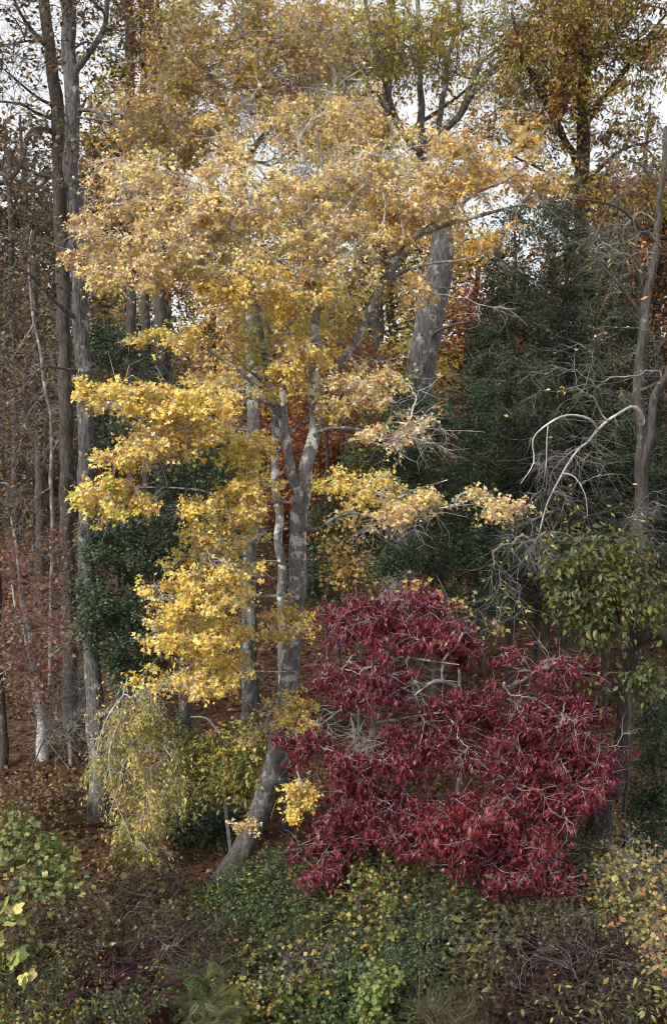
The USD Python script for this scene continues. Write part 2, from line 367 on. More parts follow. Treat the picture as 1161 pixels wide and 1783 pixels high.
        sprayj = np.exp(rng.normal(0, jit * .5, len(spray)))
        cols = np.clip(cols * sprayj[sp][:, None], .004, .9)
        finish_leaves(root, loc, V, F, cols, leafmat, parts, foliage_part, fine)
    return root, loc

def finish_leaves(root, loc, V, F, cols, leafmat, parts, foliage_part='foliage', fine=None):
    n, m = V.shape[:2]
    single = np.zeros(n, bool)
    if parts:
        c = V.mean(1); px, py, z = project(c)
        a = V[:, F[:, 0]] - 0; e1 = V[:, F[:, 1]] - a; e2 = V[:, F[:, 2]] - a
        ar = np.abs(np.einsum('nfi,ni->nf', np.cross(e1, e2), unit(c - CAM))).sum(1) / z ** 2
        inside = (px > 4) & (px < W - 4) & (py > 4) & (py < H - 4)
        cell = (px // 8).astype(int) * 4000 + (py // 8).astype(int)
        best = {}
        for i in np.argsort(z):
            if inside[i]: best.setdefault(cell[i], i)
        front = np.array(list(best.values()), int)
        pick = front[np.argsort(-ar[front])[:parts]]
        single[pick] = True
        for i in pick:
            v1, f1 = fine(i)
            emit(numbered(root, 'leaf'), v1[0] - loc, f1, M[leafmat], tint=np.repeat(cols[i:i + 1], len(v1[0]), 0))
    keep = ~single
    if keep.any():
        k = keep.sum()
        FF = (F[None] + (np.arange(k) * m)[:, None, None]).reshape(-1, 3)
        emit(numbered(root, foliage_part), (V[keep] - loc).reshape(-1, 3), FF, M[leafmat], tint=np.repeat(cols[keep], m, 0), kind='stuff')

def copy_of(src, label, px, py, Y, height, turn, group, lo=.6, hi=1.7):
    """A copy of a finished tree with its parts, turned and scaled so that the middle of its crown stands where the photograph shows it."""
    c = at(px, py, Y); g = float(ground(c[0], Y))
    s = float(np.clip((c[2] - g) / height, lo, hi))
    was = stage.GetPrimAtPath(src)
    x = UsdGeom.Xform.Define(stage, numbered('/World', was.GetName().rstrip('0123456789_') if was.GetName()[-1].isdigit() else was.GetName()))
    x.GetPrim().GetReferences().AddInternalReference(src)
    x.GetPrim().SetInstanceable(True)
    x.ClearXformOpOrder()
    x.AddTranslateOp(opSuffix='place').Set(Gf.Vec3d(float(c[0]), float(Y), g)); x.AddRotateZOp(opSuffix='turn').Set(float(turn)); x.AddScaleOp(opSuffix='size').Set(Gf.Vec3f(s, s, s))
    tag(x.GetPrim(), label, was.GetCustomDataByKey('category'), group)

# ------------------------------------------------------------------ ground
def build_ground():
    ys = np.r_[np.linspace(-60, 8, 30), np.arange(8.2, 36, .2), np.geomspace(36.5, 900, 60)]
    us = np.r_[-np.geomspace(900, 14, 26), np.arange(-13.8, 13.9, .25), np.geomspace(14, 900, 26)]
    X, Y = np.meshgrid(us, ys)
    Z = ground(X, Y)
    near = (np.abs(X) < 20) & (Y < 60)
    Z = Z + np.where(near, (meshkit.fbm(np.stack([X * 3, Y * 3, 0 * X], -1), 3, 9) - .5) * .10, 0)
    V = np.stack([X, Y, Z], -1).reshape(-1, 3)
    i = np.arange(len(V)).reshape(X.shape)
    q = np.stack([i[:-1, :-1], i[:-1, 1:], i[1:, 1:], i[1:, :-1]], -1).reshape(-1, 4)
    F = np.vstack([q[:, [0, 1, 2]], q[:, [0, 2, 3]]])
    v, f, n = meshkit.arrays((V, F), True)
    m = usdkit.material(stage, '/World/Looks/forest_soil', {
        'g': ('geometry', {}), 'n': ('noise_texture', {'scale': 9.0, 'detail': 6.0, 'roughness': .65}),
        'r': ('rgb_ramp', {'ramp': [(.3, (.028, .018, .012)), (.5, (.075, .042, .024)), (.7, (.15, .085, .045))]}),
        'b': ('bump', {'strength': .8, 'distance': .05}), 'p': ('principled_bsdf', {'roughness': .95, 'specular_ior_level': .1})},
        [('g.position', 'n.vector'), ('n.fac', 'r.fac'), ('r.color', 'p.base_color'), ('n.fac', 'b.height'), ('b.normal', 'p.normal')], surface='p.BSDF')
    tag(emit('/World/ground', v, f, m, n).GetPrim(), 'dark forest soil of the wooded slope', 'ground', kind='structure')
build_ground()

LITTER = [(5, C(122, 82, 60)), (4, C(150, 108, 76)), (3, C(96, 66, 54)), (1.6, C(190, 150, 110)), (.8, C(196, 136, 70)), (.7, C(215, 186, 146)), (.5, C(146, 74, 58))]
def litter():
    rng = np.random.default_rng(77)
    n = 62000
    y = 11 + (rng.random(n) ** 1.25) * 38
    x = rng.uniform(-.36, .36, n) * (y + 2)
    pos = np.c_[x, y, ground(x, y) + rng.uniform(.005, .06, n) + .03]
    size = rng.uniform(.07, .14, n) * (1 + np.maximum(0, y - 22) * .022)
    nm = unit(np.array([0, 0, 1.0]) + rng.normal(0, .42, (n, 3)))
    V, F = leaves(DIAMOND, pos, rng.normal(0, 1, (n, 3)) * np.array([1, 1, .25]), nm, size, rng.normal(.2, .3, n), rng.normal(.1, .3, n), rng)
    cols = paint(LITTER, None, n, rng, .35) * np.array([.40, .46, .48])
    FF = (F[None] + (np.arange(n) * 4)[:, None, None]).reshape(-1, 3)
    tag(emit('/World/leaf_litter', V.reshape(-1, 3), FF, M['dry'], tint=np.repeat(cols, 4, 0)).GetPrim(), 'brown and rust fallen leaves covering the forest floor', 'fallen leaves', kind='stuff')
litter()

# ------------------------------------------------------------------ palettes (what the leaf itself looks like in full light)
YEL = [(5, C(252, 214, 84)), (3, C(246, 204, 70)), (2, C(252, 222, 116)), (1.2, C(240, 184, 80)), (.9, C(214, 206, 78)), (.8, C(246, 210, 160))]
YEL_G = [(4, C(246, 216, 74)), (3, C(234, 212, 70)), (1.8, C(204, 202, 76)), (2, C(250, 204, 76))]
PEACH = [(4, C(250, 212, 112)), (3, C(246, 206, 148)), (3, C(250, 214, 86)), (2, C(240, 186, 104)), (1, C(236, 200, 168))]
AMBER = [(4, C(244, 190, 74)), (3, C(246, 202, 100)), (1.6, C(228, 162, 66)), (1.6, C(240, 202, 146)), (1, C(228, 200, 80))]
GOLD = [(4, C(236, 186, 72)), (3, C(222, 168, 70)), (2, C(240, 200, 96)), (1.4, C(190, 136, 66)), (1, C(204, 184, 80))]
CRIM = [(5, C(150, 44, 64)), (3, C(122, 34, 54)), (2.4, C(172, 58, 78)), (1.2, C(186, 56, 60)), (1.2, C(160, 84, 106)), (.3, C(226, 160, 144))]
RED = [(4, C(196, 54, 60)), (3, C(160, 42, 56)), (2, C(208, 84, 82)), (2, C(126, 32, 48))]
OLIVEY = [(4, C(196, 166, 52)), (3, C(170, 146, 56)), (2, C(214, 182, 70)), (1.4, C(140, 130, 56)), (1, C(186, 128, 46))]
BRONZE = [(4, C(160, 102, 42)), (3, C(136, 86, 42)), (2, C(186, 126, 50)), (1, C(120, 84, 56)), (1, C(150, 120, 50))]
RUST = [(4, C(130, 98, 58)), (3, C(110, 84, 54)), (2, C(158, 112, 56)), (1.6, C(98, 74, 58)), (2.4, C(108, 106, 56))]
OLIVE = [(4, C(112, 106, 50)), (3, C(92, 92, 48)), (2, C(140, 122, 52)), (1, C(150, 104, 46))]
ORANGE = [(4, C(206, 122, 42)), (3, C(180, 100, 40)), (2, C(218, 150, 56)), (1, C(150, 84, 42))]
PINKY = [(4, C(204, 132, 86)), (3, C(190, 112, 70)), (2, C(220, 150, 62)), (1.4, C(170, 86, 76)), (1, C(214, 168, 120))]
HOLLY = [(5, C(52, 78, 44)), (3, C(40, 62, 38)), (2, C(70, 96, 54)), (.8, C(96, 118, 80))]
CEDAR = [(5, C(66, 78, 54)), (3, C(52, 64, 46)), (2, C(84, 94, 62)), (.8, C(104, 96, 60))]
LEAFG = [(4, C(120, 138, 62)), (3, C(98, 120, 56)), (2, C(150, 158, 70)), (1, C(180, 172, 70))]
VINEG = [(4, C(134, 146, 64)), (3, C(112, 128, 56)), (2, C(168, 168, 70)), (.8, C(206, 190, 80))]
WEEP = [(4, C(206, 190, 82)), (3, C(184, 172, 72)), (2.4, C(158, 156, 70)), (2, C(224, 192, 84)), (.9, C(214, 160, 74))]
PRIVET = [(4, C(98, 128, 66)), (3, C(76, 104, 58)), (2, C(126, 152, 76)), (.5, C(190, 180, 70))]
THICKET = [(4, C(92, 112, 60)), (3, C(118, 128, 60)), (2, C(74, 92, 54)), (1.6, C(170, 164, 72)), (.8, C(200, 170, 70)), (.4, C(180, 100, 60))]
OLIVELF = [(4, C(132, 128, 64)), (3, C(108, 108, 58)), (2, C(156, 144, 66)), (.8, C(190, 168, 70))]
SPOTY = [(4, C(206, 186, 100)), (3, C(178, 168, 88)), (2, C(222, 180, 104)), (1.4, C(150, 146, 80)), (1, C(214, 150, 96))]
BRAMB = [(4, C(86, 56, 54)), (3, C(70, 48, 48)), (2, C(108, 66, 56)), (1, C(96, 80, 60))]
SUMAC = [(4, C(120, 58, 84)), (3, C(140, 44, 62)), (2, C(96, 60, 84)), (1, C(160, 50, 56))]
DRYB = [(4, C(104, 70, 52)), (3, C(84, 58, 46)), (2, C(130, 92, 64)), (1, C(110, 96, 58))]

def hue(pal, r, g, b): return [(w, c * np.array([r, g, b])) for w, c in pal]
def tone(pal, k, grey=.0):
    return [(w, (c * (1 - grey) + grey * (c @ np.array([.3, .59, .11]))) * k) for w, c in pal]
YEL, YEL_G, PEACH, AMBER, GOLD = tone(YEL, .97, .12), tone(YEL_G, .9, .1), tone(PEACH, .98, .22), tone(AMBER, .95, .14), tone(GOLD, 1.0, .08)
YEL, PEACH, AMBER, GOLD, YEL_G = hue(YEL, .97, 1.0, .95), hue(PEACH, .96, 1.01, 1.0), hue(AMBER, .95, 1.01, 1.0), hue(GOLD, .80, .86, .8), hue(YEL_G, .95, 1.0, 1)
CRIM, RED, OLIVEY, BRONZE = tone(CRIM, .62, .15), tone(RED, .64, .14), hue(tone(OLIVEY, .95, .06), .93, 1.04, 1), tone(BRONZE, .7, .1)
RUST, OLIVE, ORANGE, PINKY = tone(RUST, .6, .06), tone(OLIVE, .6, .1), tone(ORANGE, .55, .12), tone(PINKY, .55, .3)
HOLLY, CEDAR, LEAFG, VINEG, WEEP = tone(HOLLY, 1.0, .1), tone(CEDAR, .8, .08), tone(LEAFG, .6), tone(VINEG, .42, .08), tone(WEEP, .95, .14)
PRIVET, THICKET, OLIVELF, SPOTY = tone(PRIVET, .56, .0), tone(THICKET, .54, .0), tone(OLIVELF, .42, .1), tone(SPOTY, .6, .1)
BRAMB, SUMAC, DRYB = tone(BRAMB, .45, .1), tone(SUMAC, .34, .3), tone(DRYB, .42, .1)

# ------------------------------------------------------------------ the yellow maple
mt = [(392, 1545, 17.0, 0.1946), (412, 1500, 17.0, 0.1656), (455, 1400, 17.0, 0.1474), (484, 1290, 17.0, 0.1424), (500, 1200, 17.0, 0.1391), (512, 1100, 17.0, 0.1341), (518, 1000, 17.0, 0.1283), (522, 920, 17.0, 0.1242), (524, 862, 17.0, 0.1201),
      (534, 815, 17.0, 0.1010), (546, 760, 17.0, 0.0952), (549, 715, 17.0, 0.0869), (546, 680, 17.0, 0.0787), (549, 590, 17.1, 0.0704), (552, 535, 17.2, 0.0662), (554, 490, 17.3, 0.0621), (551, 440, 17.4, 0.0538), (543, 380, 17.6, 0.0431), (528, 300, 17.8, 0.0348), (515, 240, 18, 0.0282), (480, 170, 18, 0.0182)]
ml = [[(520, 866, 17.0, 0.0924), (510, 835, 16.95, 0.0714), (500, 780, 16.85, 0.0672), (492, 730, 16.8, 0.0655), (494, 680, 16.75, 0.0622), (502, 642, 16.7, 0.0588), (507, 600, 16.7, 0.0554), (511, 560, 16.6, 0.0521), (521, 518, 16.6, 0.0504), (536, 490, 16.6, 0.0487), (556, 470, 16.6, 0.0437), (567, 445, 16.6, 0.0386), (570, 400, 16.7, 0.0336), (573, 340, 16.8, 0.0286), (562, 280, 16.9, 0.0235), (545, 210, 17, 0.0151)],
      [(549, 690, 17, 0.0672), (580, 655, 17.1, 0.0571), (612, 605, 17.1, 0.0521), (640, 550, 17, 0.0504), (668, 500, 16.9, 0.0487), (690, 446, 16.8, 0.0454), (722, 414, 16.7, 0.0420), (794, 384, 16.5, 0.0353), (860, 368, 16.4, 0.0235), (905, 355, 16.2, 0.0134)],
      [(735, 408, 16.7, 0.0286), (773, 367, 16.6, 0.0269), (801, 356, 16.5, 0.0252), (830, 335, 16.4, 0.0227), (890, 306, 16.3, 0.0168), (945, 262, 16.1, 0.0101)],
      [(668, 500, 16.9, 0.0294), (700, 472, 16.6, 0.0218), (755, 456, 16.3, 0.0185), (800, 452, 16.1, 0.0151), (870, 430, 15.8, 0.0084)],
      [(540, 764, 17, 0.0378), (553, 752, 16.8, 0.0302), (593, 744, 16.4, 0.0252), (635, 749, 16.1, 0.0202), (652, 772, 15.9, 0.0151), (700, 783, 15.6, 0.0084)],
      [(635, 749, 16.1, 0.0168), (690, 735, 15.8, 0.0134), (735, 748, 15.5, 0.0076)],
      [(528, 922, 17, 0.0378), (553, 921, 16.8, 0.0302), (575, 906, 16.5, 0.0252), (610, 893, 16.2, 0.0218), (660, 898, 15.9, 0.0168), (740, 886, 15.6, 0.0118), (830, 878, 15.3, 0.0067)],
      [(655, 898, 15.9, 0.0134), (705, 860, 15.8, 0.0101), (780, 835, 15.6, 0.0060)],
      [(493, 728, 16.8, 0.0420), (449, 676, 16.5, 0.0286), (414, 643, 16.3, 0.0235), (380, 622, 16.2, 0.0185), (330, 590, 16, 0.0101)],
      [(499, 640, 16.7, 0.0336), (481, 594, 16.5, 0.0252), (457, 546, 16.3, 0.0202), (425, 500, 16.2, 0.0151), (370, 455, 16, 0.0084)],
      [(521, 492, 16.6, 0.0252), (498, 464, 16.3, 0.0185), (465, 440, 16.1, 0.0151), (400, 400, 15.9, 0.0084)],
      [(494, 700, 16.8, 0.0286), (430, 690, 16.2, 0.0202), (340, 690, 15.6, 0.0143), (240, 695, 15.2, 0.0101), (170, 705, 15, 0.0060)],
      [(497, 760, 16.85, 0.0252), (420, 775, 16.1, 0.0185), (320, 762, 15.5, 0.0134), (230, 742, 15.2, 0.0076)],
      [(521, 880, 17, 0.0252), (430, 868, 16.2, 0.0185), (320, 850, 15.6, 0.0126), (210, 848, 15.2, 0.0076)],
      [(519, 990, 17, 0.0235), (450, 972, 16.3, 0.0168), (380, 962, 15.8, 0.0118), (320, 975, 15.5, 0.0067)],
      [(517, 1040, 17, 0.0218), (440, 1040, 16.2, 0.0168), (350, 1048, 15.6, 0.0109), (270, 1040, 15.2, 0.0060)],
      [(512, 1100, 17, 0.0218), (430, 1105, 16.1, 0.0160), (340, 1130, 15.5, 0.0101), (265, 1150, 15.2, 0.0060)],
      [(540, 400, 17.5, 0.0252), (490, 350, 17.4, 0.0202), (440, 280, 17.4, 0.0151), (380, 200, 17.4, 0.0084)],
      [(569, 400, 16.7, 0.0252), (620, 340, 16.6, 0.0185), (665, 270, 16.6, 0.0134), (690, 200, 16.6, 0.0084)],
      [(500, 350, 17.4, 0.0185), (400, 335, 17, 0.0134), (290, 300, 16.6, 0.0084)]]
mb = [(740, 760, 60, 30, 0, 15.5, .5, .3, 9), (720, 700, 50, 30, -10, 15.7, .5, .3, 9), (700, 920, 90, 20, 0, 15.4, .5, .3, 9), (860, 540, 60, 20, 0, 16.0, .5, .35, 9), (520, 310, 120, 60, 0, 16.8, 1.0, .25, 9), (500, 600, 80, 40, 0, 16.2, .6, .4, 9), (345, 1172, 100, 26, -4, 15.4, .9, 1.9), (335, 1100, 92, 24, 3, 15.4, .9, 1.9), (345, 1035, 105, 22, 0, 15.4, .9, 1.9), (375, 985, 90, 22, 5, 15.6, .8, 1.9), (395, 930, 80, 24, 0, 15.7, .7, 1.9), (385, 885, 90, 18, 6, 15.5, .7, 1.9),
      (200, 862, 72, 34, 6, 15.1, .7, 1.9), (185, 905, 30, 16, 0, 15.0, .4), (295, 765, 130, 28, -12, 15.3, .9, 1.9), (265, 698, 138, 26, 4, 15.2, .9, 1.9), (385, 680, 66, 28, 0, 15.7, .7, 1.1), (290, 590, 84, 18, 4, 15.8, .7, 1.3),
      (438, 785, 56, 30, -8, 15.9, .6), (428, 845, 62, 22, -8, 15.9, .6), (640, 850, 86, 34, 0, 16.0, .8, .9), (690, 885, 70, 24, 0, 15.7, .7, .8, 1), (800, 880, 110, 26, 0, 15.4, .8, .75, 1), (640, 665, 90, 44, -14, 16.2, .8, .9, 1), (700, 745, 74, 30, -14, 15.7, .7, .55, 1), (580, 715, 44, 24, 0, 16.2, .5, .7), (540, 600, 60, 40, 0, 16.2, .8, .5),
      (215, 470, 86, 36, 6, 15.9, .9, 1.0, 1), (330, 440, 140, 46, 8, 16, 1.1, 1, 1), (470, 500, 120, 40, 4, 16, 1, 1.1, 0), (600, 440, 120, 62, 0, 16.3, 1.2, .9, 1), (290, 350, 140, 50, 8, 16.2, 1.1, 1.0, 1), (450, 345, 140, 60, 0, 16.4, 1.3, 1, 1), (620, 335, 100, 66, 0, 16.6, 1.2, .85, 1), (240, 290, 76, 24, 6, 16.4, .8, .8, 1),
      (850, 300, 110, 54, 18, 16.2, 1.0, .9, 2), (915, 226, 56, 26, 20, 16.1, .6, .8, 2), (935, 320, 40, 36, 0, 16, .6, .8, 2), (770, 275, 64, 34, 10, 16.5, .8, .8, 1), (700, 380, 80, 44, 0, 16.6, .8, .8, 2), (770, 345, 60, 34, 0, 16.5, .7, .7, 1), (690, 290, 50, 40, 0, 16.8, .8, .5, 1), (835, 408, 62, 26, 0, 16, .6, .7, 2), (700, 505, 60, 30, 0, 16.4, .6, .5, 2), (430, 250, 130, 40, 5, 17.2, 1.4, .55, 1), (560, 225, 90, 50, 0, 17.4, 1.4, .5, 1), (160, 410, 40, 40, 0, 16, .6, .8, 1),
      (490, 1085, 60, 24, 0, 16.3, .4, .7), (490, 1245, 55, 26, 0, 16.2, .4, 1.5), (528, 1385, 28, 32, 0, 15.2, .3, 1.6), (440, 1290, 30, 26, 0, 16.2, .3, 1), (452, 1450, 30, 26, 0, 16.5, .3, .25, 2), (520, 640, 60, 30, 0, 16.2, .6, .4)]
plant('yellow_maple', 'tall leaning maple with lichen-grey forked trunk and bright yellow tiered leaves', 'maple tree', trunk=mt, limbs=ml, blobs=mb, pals=[YEL, PEACH, AMBER], tmpl=MAPLE, leaf=.057, n_attr=1650, n_leaf=80000,
      bark='maple_bark', twig='pale_twig', seed=3, twigs=6, twig_len=(.10, .32), tip=.0046, droop=.18, up=.55, out=.55, rand=.45, hang=.45, parts=300, bare=.17, bare_len=2.0, kt=4, clump=.75, twig_r=.0028, flat=.28, scatter=.03)

# ------------------------------------------------------------------ the crimson dogwood
dt = [(668, None, 15.6, .10), (655, 1540, 15.6, .085), (645, 1430, 15.6, .078), (641, 1340, 15.6, .07), (650, 1250, 15.55, .055), (668, 1170, 15.5, .042), (690, 1110, 15.5, .028), (700, 1060, 15.5, .014)]
dl = [[(650, 1480, 15.6, .06), (690, 1400, 15.5, .05), (740, 1330, 15.4, .045), (790, 1275, 15.3, .042), (813, 1235, 15.2, .040), (870, 1207, 15.0, .034), (935, 1168, 14.8, .024), (975, 1153, 14.7, .014)],
      [(813, 1232, 15.2, .036), (806, 1208, 15.1, .034), (785, 1188, 15.0, .032), (758, 1184, 14.9, .026), (735, 1200, 14.8, .014)],
      [(790, 1275, 15.3, .03), (862, 1215, 15.0, .022), (930, 1245, 14.7, .018), (990, 1244, 14.4, .010)],
      [(740, 1330, 15.4, .034), (830, 1345, 15, .026), (920, 1360, 14.7, .018), (1010, 1350, 14.4, .01)],
      [(690, 1400, 15.5, .034), (780, 1430, 15, .025), (880, 1450, 14.6, .016), (950, 1500, 14.3, .009)],
      [(641, 1350, 15.6, .028), (600, 1330, 15.3, .02), (560, 1300, 15.1, .012)],
      [(648, 1260, 15.55, .026), (680, 1255, 15.2, .02), (720, 1248, 14.9, .014), (780, 1240, 14.6, .009)],
      [(650, 1250, 15.55, .024), (615, 1225, 15.3, .018), (590, 1240, 15.1, .014), (560, 1262, 14.9, .009)],
      [(668, 1170, 15.5, .024), (620, 1140, 15.3, .018), (600, 1160, 15.1, .014), (560, 1185, 14.9, .008)],
      [(672, 1160, 15.5, .026), (700, 1145, 15.1, .02), (745, 1150, 14.8, .014), (800, 1158, 14.6, .008)],
      [(690, 1105, 15.5, .018), (650, 1075, 15.3, .014), (600, 1085, 15.1, .008)],
      [(645, 1420, 15.6, .02), (600, 1440, 15.2, .015), (560, 1490, 14.9, .008)]]
db = [(700, 1190, 90, 36, 0, 14.9, .5, .5, 9), (640, 1310, 36, 60, 0, 15.2, .4, .5, 9), (580, 1240, 40, 40, 0, 15.1, .4, .25, 9), (880, 1230, 80, 26, 0, 14.6, .4, .15, 9), (690, 1085, 120, 40, 4, 15.2, .7), (600, 1085, 44, 24, 0, 15.2, .4), (790, 1115, 50, 32, 0, 15.1, .5), (710, 1050, 60, 20, 0, 15.3, .4), (570, 1180, 44, 30, 0, 15.1, .4, .35), (640, 1180, 80, 40, 0, 14.9, .5, .7), (760, 1230, 60, 30, 0, 14.8, .4, .5), (520, 1295, 46, 28, 0, 15.1, .4, .7),
      (950, 1150, 90, 30, 4, 14.7, .5, .8), (970, 1245, 84, 44, 0, 14.6, .7), (860, 1285, 110, 46, 0, 14.7, .8), (990, 1340, 74, 56, 0, 14.4, .7), (900, 1410, 130, 60, 0, 14.3, .8, 1, 1), (730, 1285, 60, 40, 0, 15, .6, .7), (650, 1325, 80, 40, 0, 15, .6, .7), (700, 1415, 80, 44, 0, 14.8, .7), (600, 1435, 56, 36, 0, 15, .5, .8), (560, 1490, 46, 26, 0, 14.9, .4),
      (780, 1455, 80, 46, 0, 14.5, .6, 1, 1), (900, 1505, 92, 38, 0, 14.2, .6), (955, 1540, 44, 30, 0, 14.1, .4), (1084, 1285, 26, 30, 0, 14.6, .3, .6), (860, 1215, 60, 28, 0, 14.8, .5, .6), (620, 1380, 50, 30, 0, 15.1, .4, .6)]
plant('crimson_dogwood', 'wide spreading dogwood with drooping crimson leaves and pale twigs', 'dogwood tree', trunk=dt, limbs=dl, blobs=db, pals=[CRIM, RED + CRIM], tmpl=DOGWOOD, leaf=.074, n_attr=1000, n_leaf=42000,
      bark='grey_twig', twig='pale_twig', leafmat='gloss', seed=5, twigs=6, twig_len=(.10, .34), tip=.003, droop=.15, up=.3, out=.75, rand=.45, hang=2.3, parts=300, bare=.12, bare_len=1.5, curl=(.5, .25), fold=(.45, .25), clump=.5, kt=4, twig_r=.0019, flat=.4, scatter=.035)

# ------------------------------------------------------------------ trees at the left
plant('grey_oak', 'tall grey furrowed trunk at the left, foot bare beside the weeping shrub', 'tree', trunk=[(173, 1418, 19, .155), (168, 1300, 19, .15), (164, 1200, 19, .142), (158, 1080, 19, .138), (153, 930, 19, .134), (148, 760, 19, .13), (142, 620, 19, .128), (139, 540, 19, .124), (131, 400, 19, .12), (126, 260, 19, .118), (121, 120, 19, .112), (117, -20, 19, .108), (115, -200, 19, .1), (112, -420, 19, .08)],
      limbs=[[(127, 128, 19, .06), (148, 102, 18.9, .05), (178, 62, 18.7, .045), (186, 25, 18.6, .04), (186, -60, 18.6, .03)], [(170, 78, 18.8, .022), (200, 95, 18.6, .018), (240, 108, 18.4, .012), (255, 90, 18.3, .006)],
             [(120, 340, 19, .05), (98, 312, 18.8, .034), (62, 303, 18.6, .028), (30, 282, 18.4, .022), (-15, 240, 18.2, .016)], [(140, 562, 19, .05), (100, 528, 18.7, .032), (50, 478, 18.3, .026), (0, 452, 18, .02), (-40, 440, 17.8, .014)],
             [(128, 185, 19, .04), (165, 192, 18.8, .03), (190, 212, 18.6, .026), (215, 226, 18.5, .014)], [(125, 205, 19, .024), (165, 206, 18.7, .018), (195, 210, 18.5, .01)], [(128, 88, 19, .022), (150, 70, 19.2, .016), (165, 80, 19.3, .01)],
             [(135, 650, 19, .03), (105, 640, 18.6, .02), (70, 645, 18.2, .016), (20, 700, 17.9, .01)]],
      blobs=[(190, 40, 60, 60, 0, 18.7, 1.0, .8), (60, 260, 80, 90, 0, 18.2, 1, .5), (60, 60, 60, 80, 0, 18.6, 1, .3), (30, 480, 50, 60, 0, 18, .8, .5), (120, -200, 240, 140, 0, 19, 2.4, .5), (40, 690, 40, 50, 0, 18, .6, .4)], pals=[RUST],
      tmpl=DIAMOND, leaf=.085, n_attr=340, n_leaf=3600, bark='furrow_bark', twig='brown_twig', seed=11, twigs=6, rough=.13, bare=.25, twig_len=(.25, .7), tip=.0045, twig_r=.0028)
plant('brown_oak', 'second tall trunk at the left, browner, close behind the grey one', 'tree', trunk=[(122, None, 22.5, .15), (118, 1000, 22.5, .14), (116, 800, 22.5, .135), (113, 620, 22.5, .13), (108, 450, 22.5, .13), (104, 320, 22.5, .128), (101, 220, 22.5, .125), (92, 120, 22.5, .11), (78, 10, 22.5, .10), (70, -140, 22.5, .09), (66, -340, 22.5, .07)],
      limbs=[[(88, 92, 22.5, .045), (58, 55, 22.3, .035), (36, 24, 22, .028), (14, -30, 22, .02)], [(100, 192, 22.5, .04), (62, 166, 22.2, .026), (30, 140, 22, .02), (8, 122, 21.8, .012)], [(102, 214, 22.5, .04), (66, 196, 22.2, .028), (36, 180, 22, .024), (-14, 174, 21.7, .016)],
             [(103, 232, 22.5, .06), (60, 225, 22, .05), (42, 268, 21.7, .05), (22, 302, 21.5, .046), (-12, 322, 21.3, .04)], [(88, 80, 22.5, .03), (70, 72, 22.3, .022), (10, 76, 21.9, .014)], [(104, 300, 22.5, .04), (124, 240, 22.8, .03), (150, 170, 23, .02)]],
      blobs=[(50, 120, 80, 110, 0, 22, 1.4, .5), (20, 40, 50, 70, 0, 22, 1, .4), (50, 300, 60, 50, 0, 22, 1, .4), (70, -220, 260, 140, 0, 22.5, 2.6, .5)], pals=[RUST], leaf=.085, n_attr=340, n_leaf=3000, bark='brown_bark', twig='brown_twig', seed=12, twigs=6, rough=.12, bare=.3, twig_len=(.3, .9), tip=.005, twig_r=.003)
plant('pale_sapling', 'slim white-barked sapling at the left with peach and rust star-shaped leaves', 'sapling', trunk=[(76, 1328, 21, .105), (70, 1260, 21, .086), (63, 1200, 21, .08), (55, 1145, 21, .072), (48, 1095, 21, .045), (38, 1050, 21, .036), (32, 990, 21, .028), (20, 900, 21, .016)],
      limbs=[[(56, 1150, 21, .04), (44, 1100, 20.8, .036), (30, 1070, 20.7, .03), (20, 1010, 20.6, .02)], [(58, 1170, 21, .02), (100, 1130, 20.5, .014), (150, 1105, 20.2, .008)], [(55, 1150, 21, .02), (15, 1165, 20.6, .014), (-20, 1190, 20.4, .008)], [(68, 1240, 21, .018), (40, 1210, 20.7, .014), (5, 1195, 20.5, .009)]],
      blobs=[(50, 1010, 70, 50, 0, 20.6, .9, .7), (30, 1090, 60, 40, 0, 20.5, .8, .9), (110, 1100, 44, 34, 0, 20.3, .6, .8), (30, 1170, 60, 40, 0, 20.4, .7, .8), (60, 960, 70, 40, 0, 20.6, .8, .7)], pals=[PINKY], tmpl=MAPLE, leaf=.075, n_attr=180, n_leaf=2400, bark='pale_bark', twig='grey_twig', seed=13, parts=150, twigs=5, flare=.3)
plant('edge_tree', 'grey trunk cut off by the left edge above the leaf litter', 'tree', trunk=[(2, 1338, 20.6, .09), (4, 1260, 20.6, .085), (-4, 1120, 20.6, .08), (-10, 900, 20.6, .075), (-14, 600, 20.6, .07)], blobs=[(-10, 700, 60, 120, 0, 20.4, 1, .5), (10, 880, 60, 60, 0, 20, .8, .5)], pals=[RUST], leaf=.1, n_attr=70, n_leaf=700, bark='brown_bark', seed=14)
plant('dead_snag', 'slim bare grey snag with drooping dead limbs left of the two tall trunks', 'dead tree', trunk=[(86, None, 25, 0.0465), (90, 960, 25, 0.0434), (90, 830, 25, 0.0403), (88, 740, 25, 0.0372), (76, 650, 25, 0.0341), (66, 590, 25, 0.0310), (56, 545, 25, 0.0279), (50, 470, 25, 0.0217), (56, 400, 25, 0.0124)],
      limbs=[[(80, 680, 25, 0.0186), (50, 720, 24.6, 0.0124), (30, 790, 24.4, 0.0074)], [(90, 790, 25, 0.0186), (120, 740, 24.7, 0.0124), (150, 720, 24.5, 0.0062)], [(62, 560, 25, 0.0186), (36, 600, 24.7, 0.0124), (10, 640, 24.5, 0.0074)], [(90, 850, 25, 0.0186), (60, 870, 24.6, 0.0124), (20, 930, 24.3, 0.0074)]],
      blobs=[(60, 700, 70, 120, 0, 24.6, .8, .4)], pals=[RUST], leaf=.09, n_attr=60, n_leaf=120, bark='grey_twig', twig='grey_twig', seed=15, bare=.6, twig_len=(.3, .9))
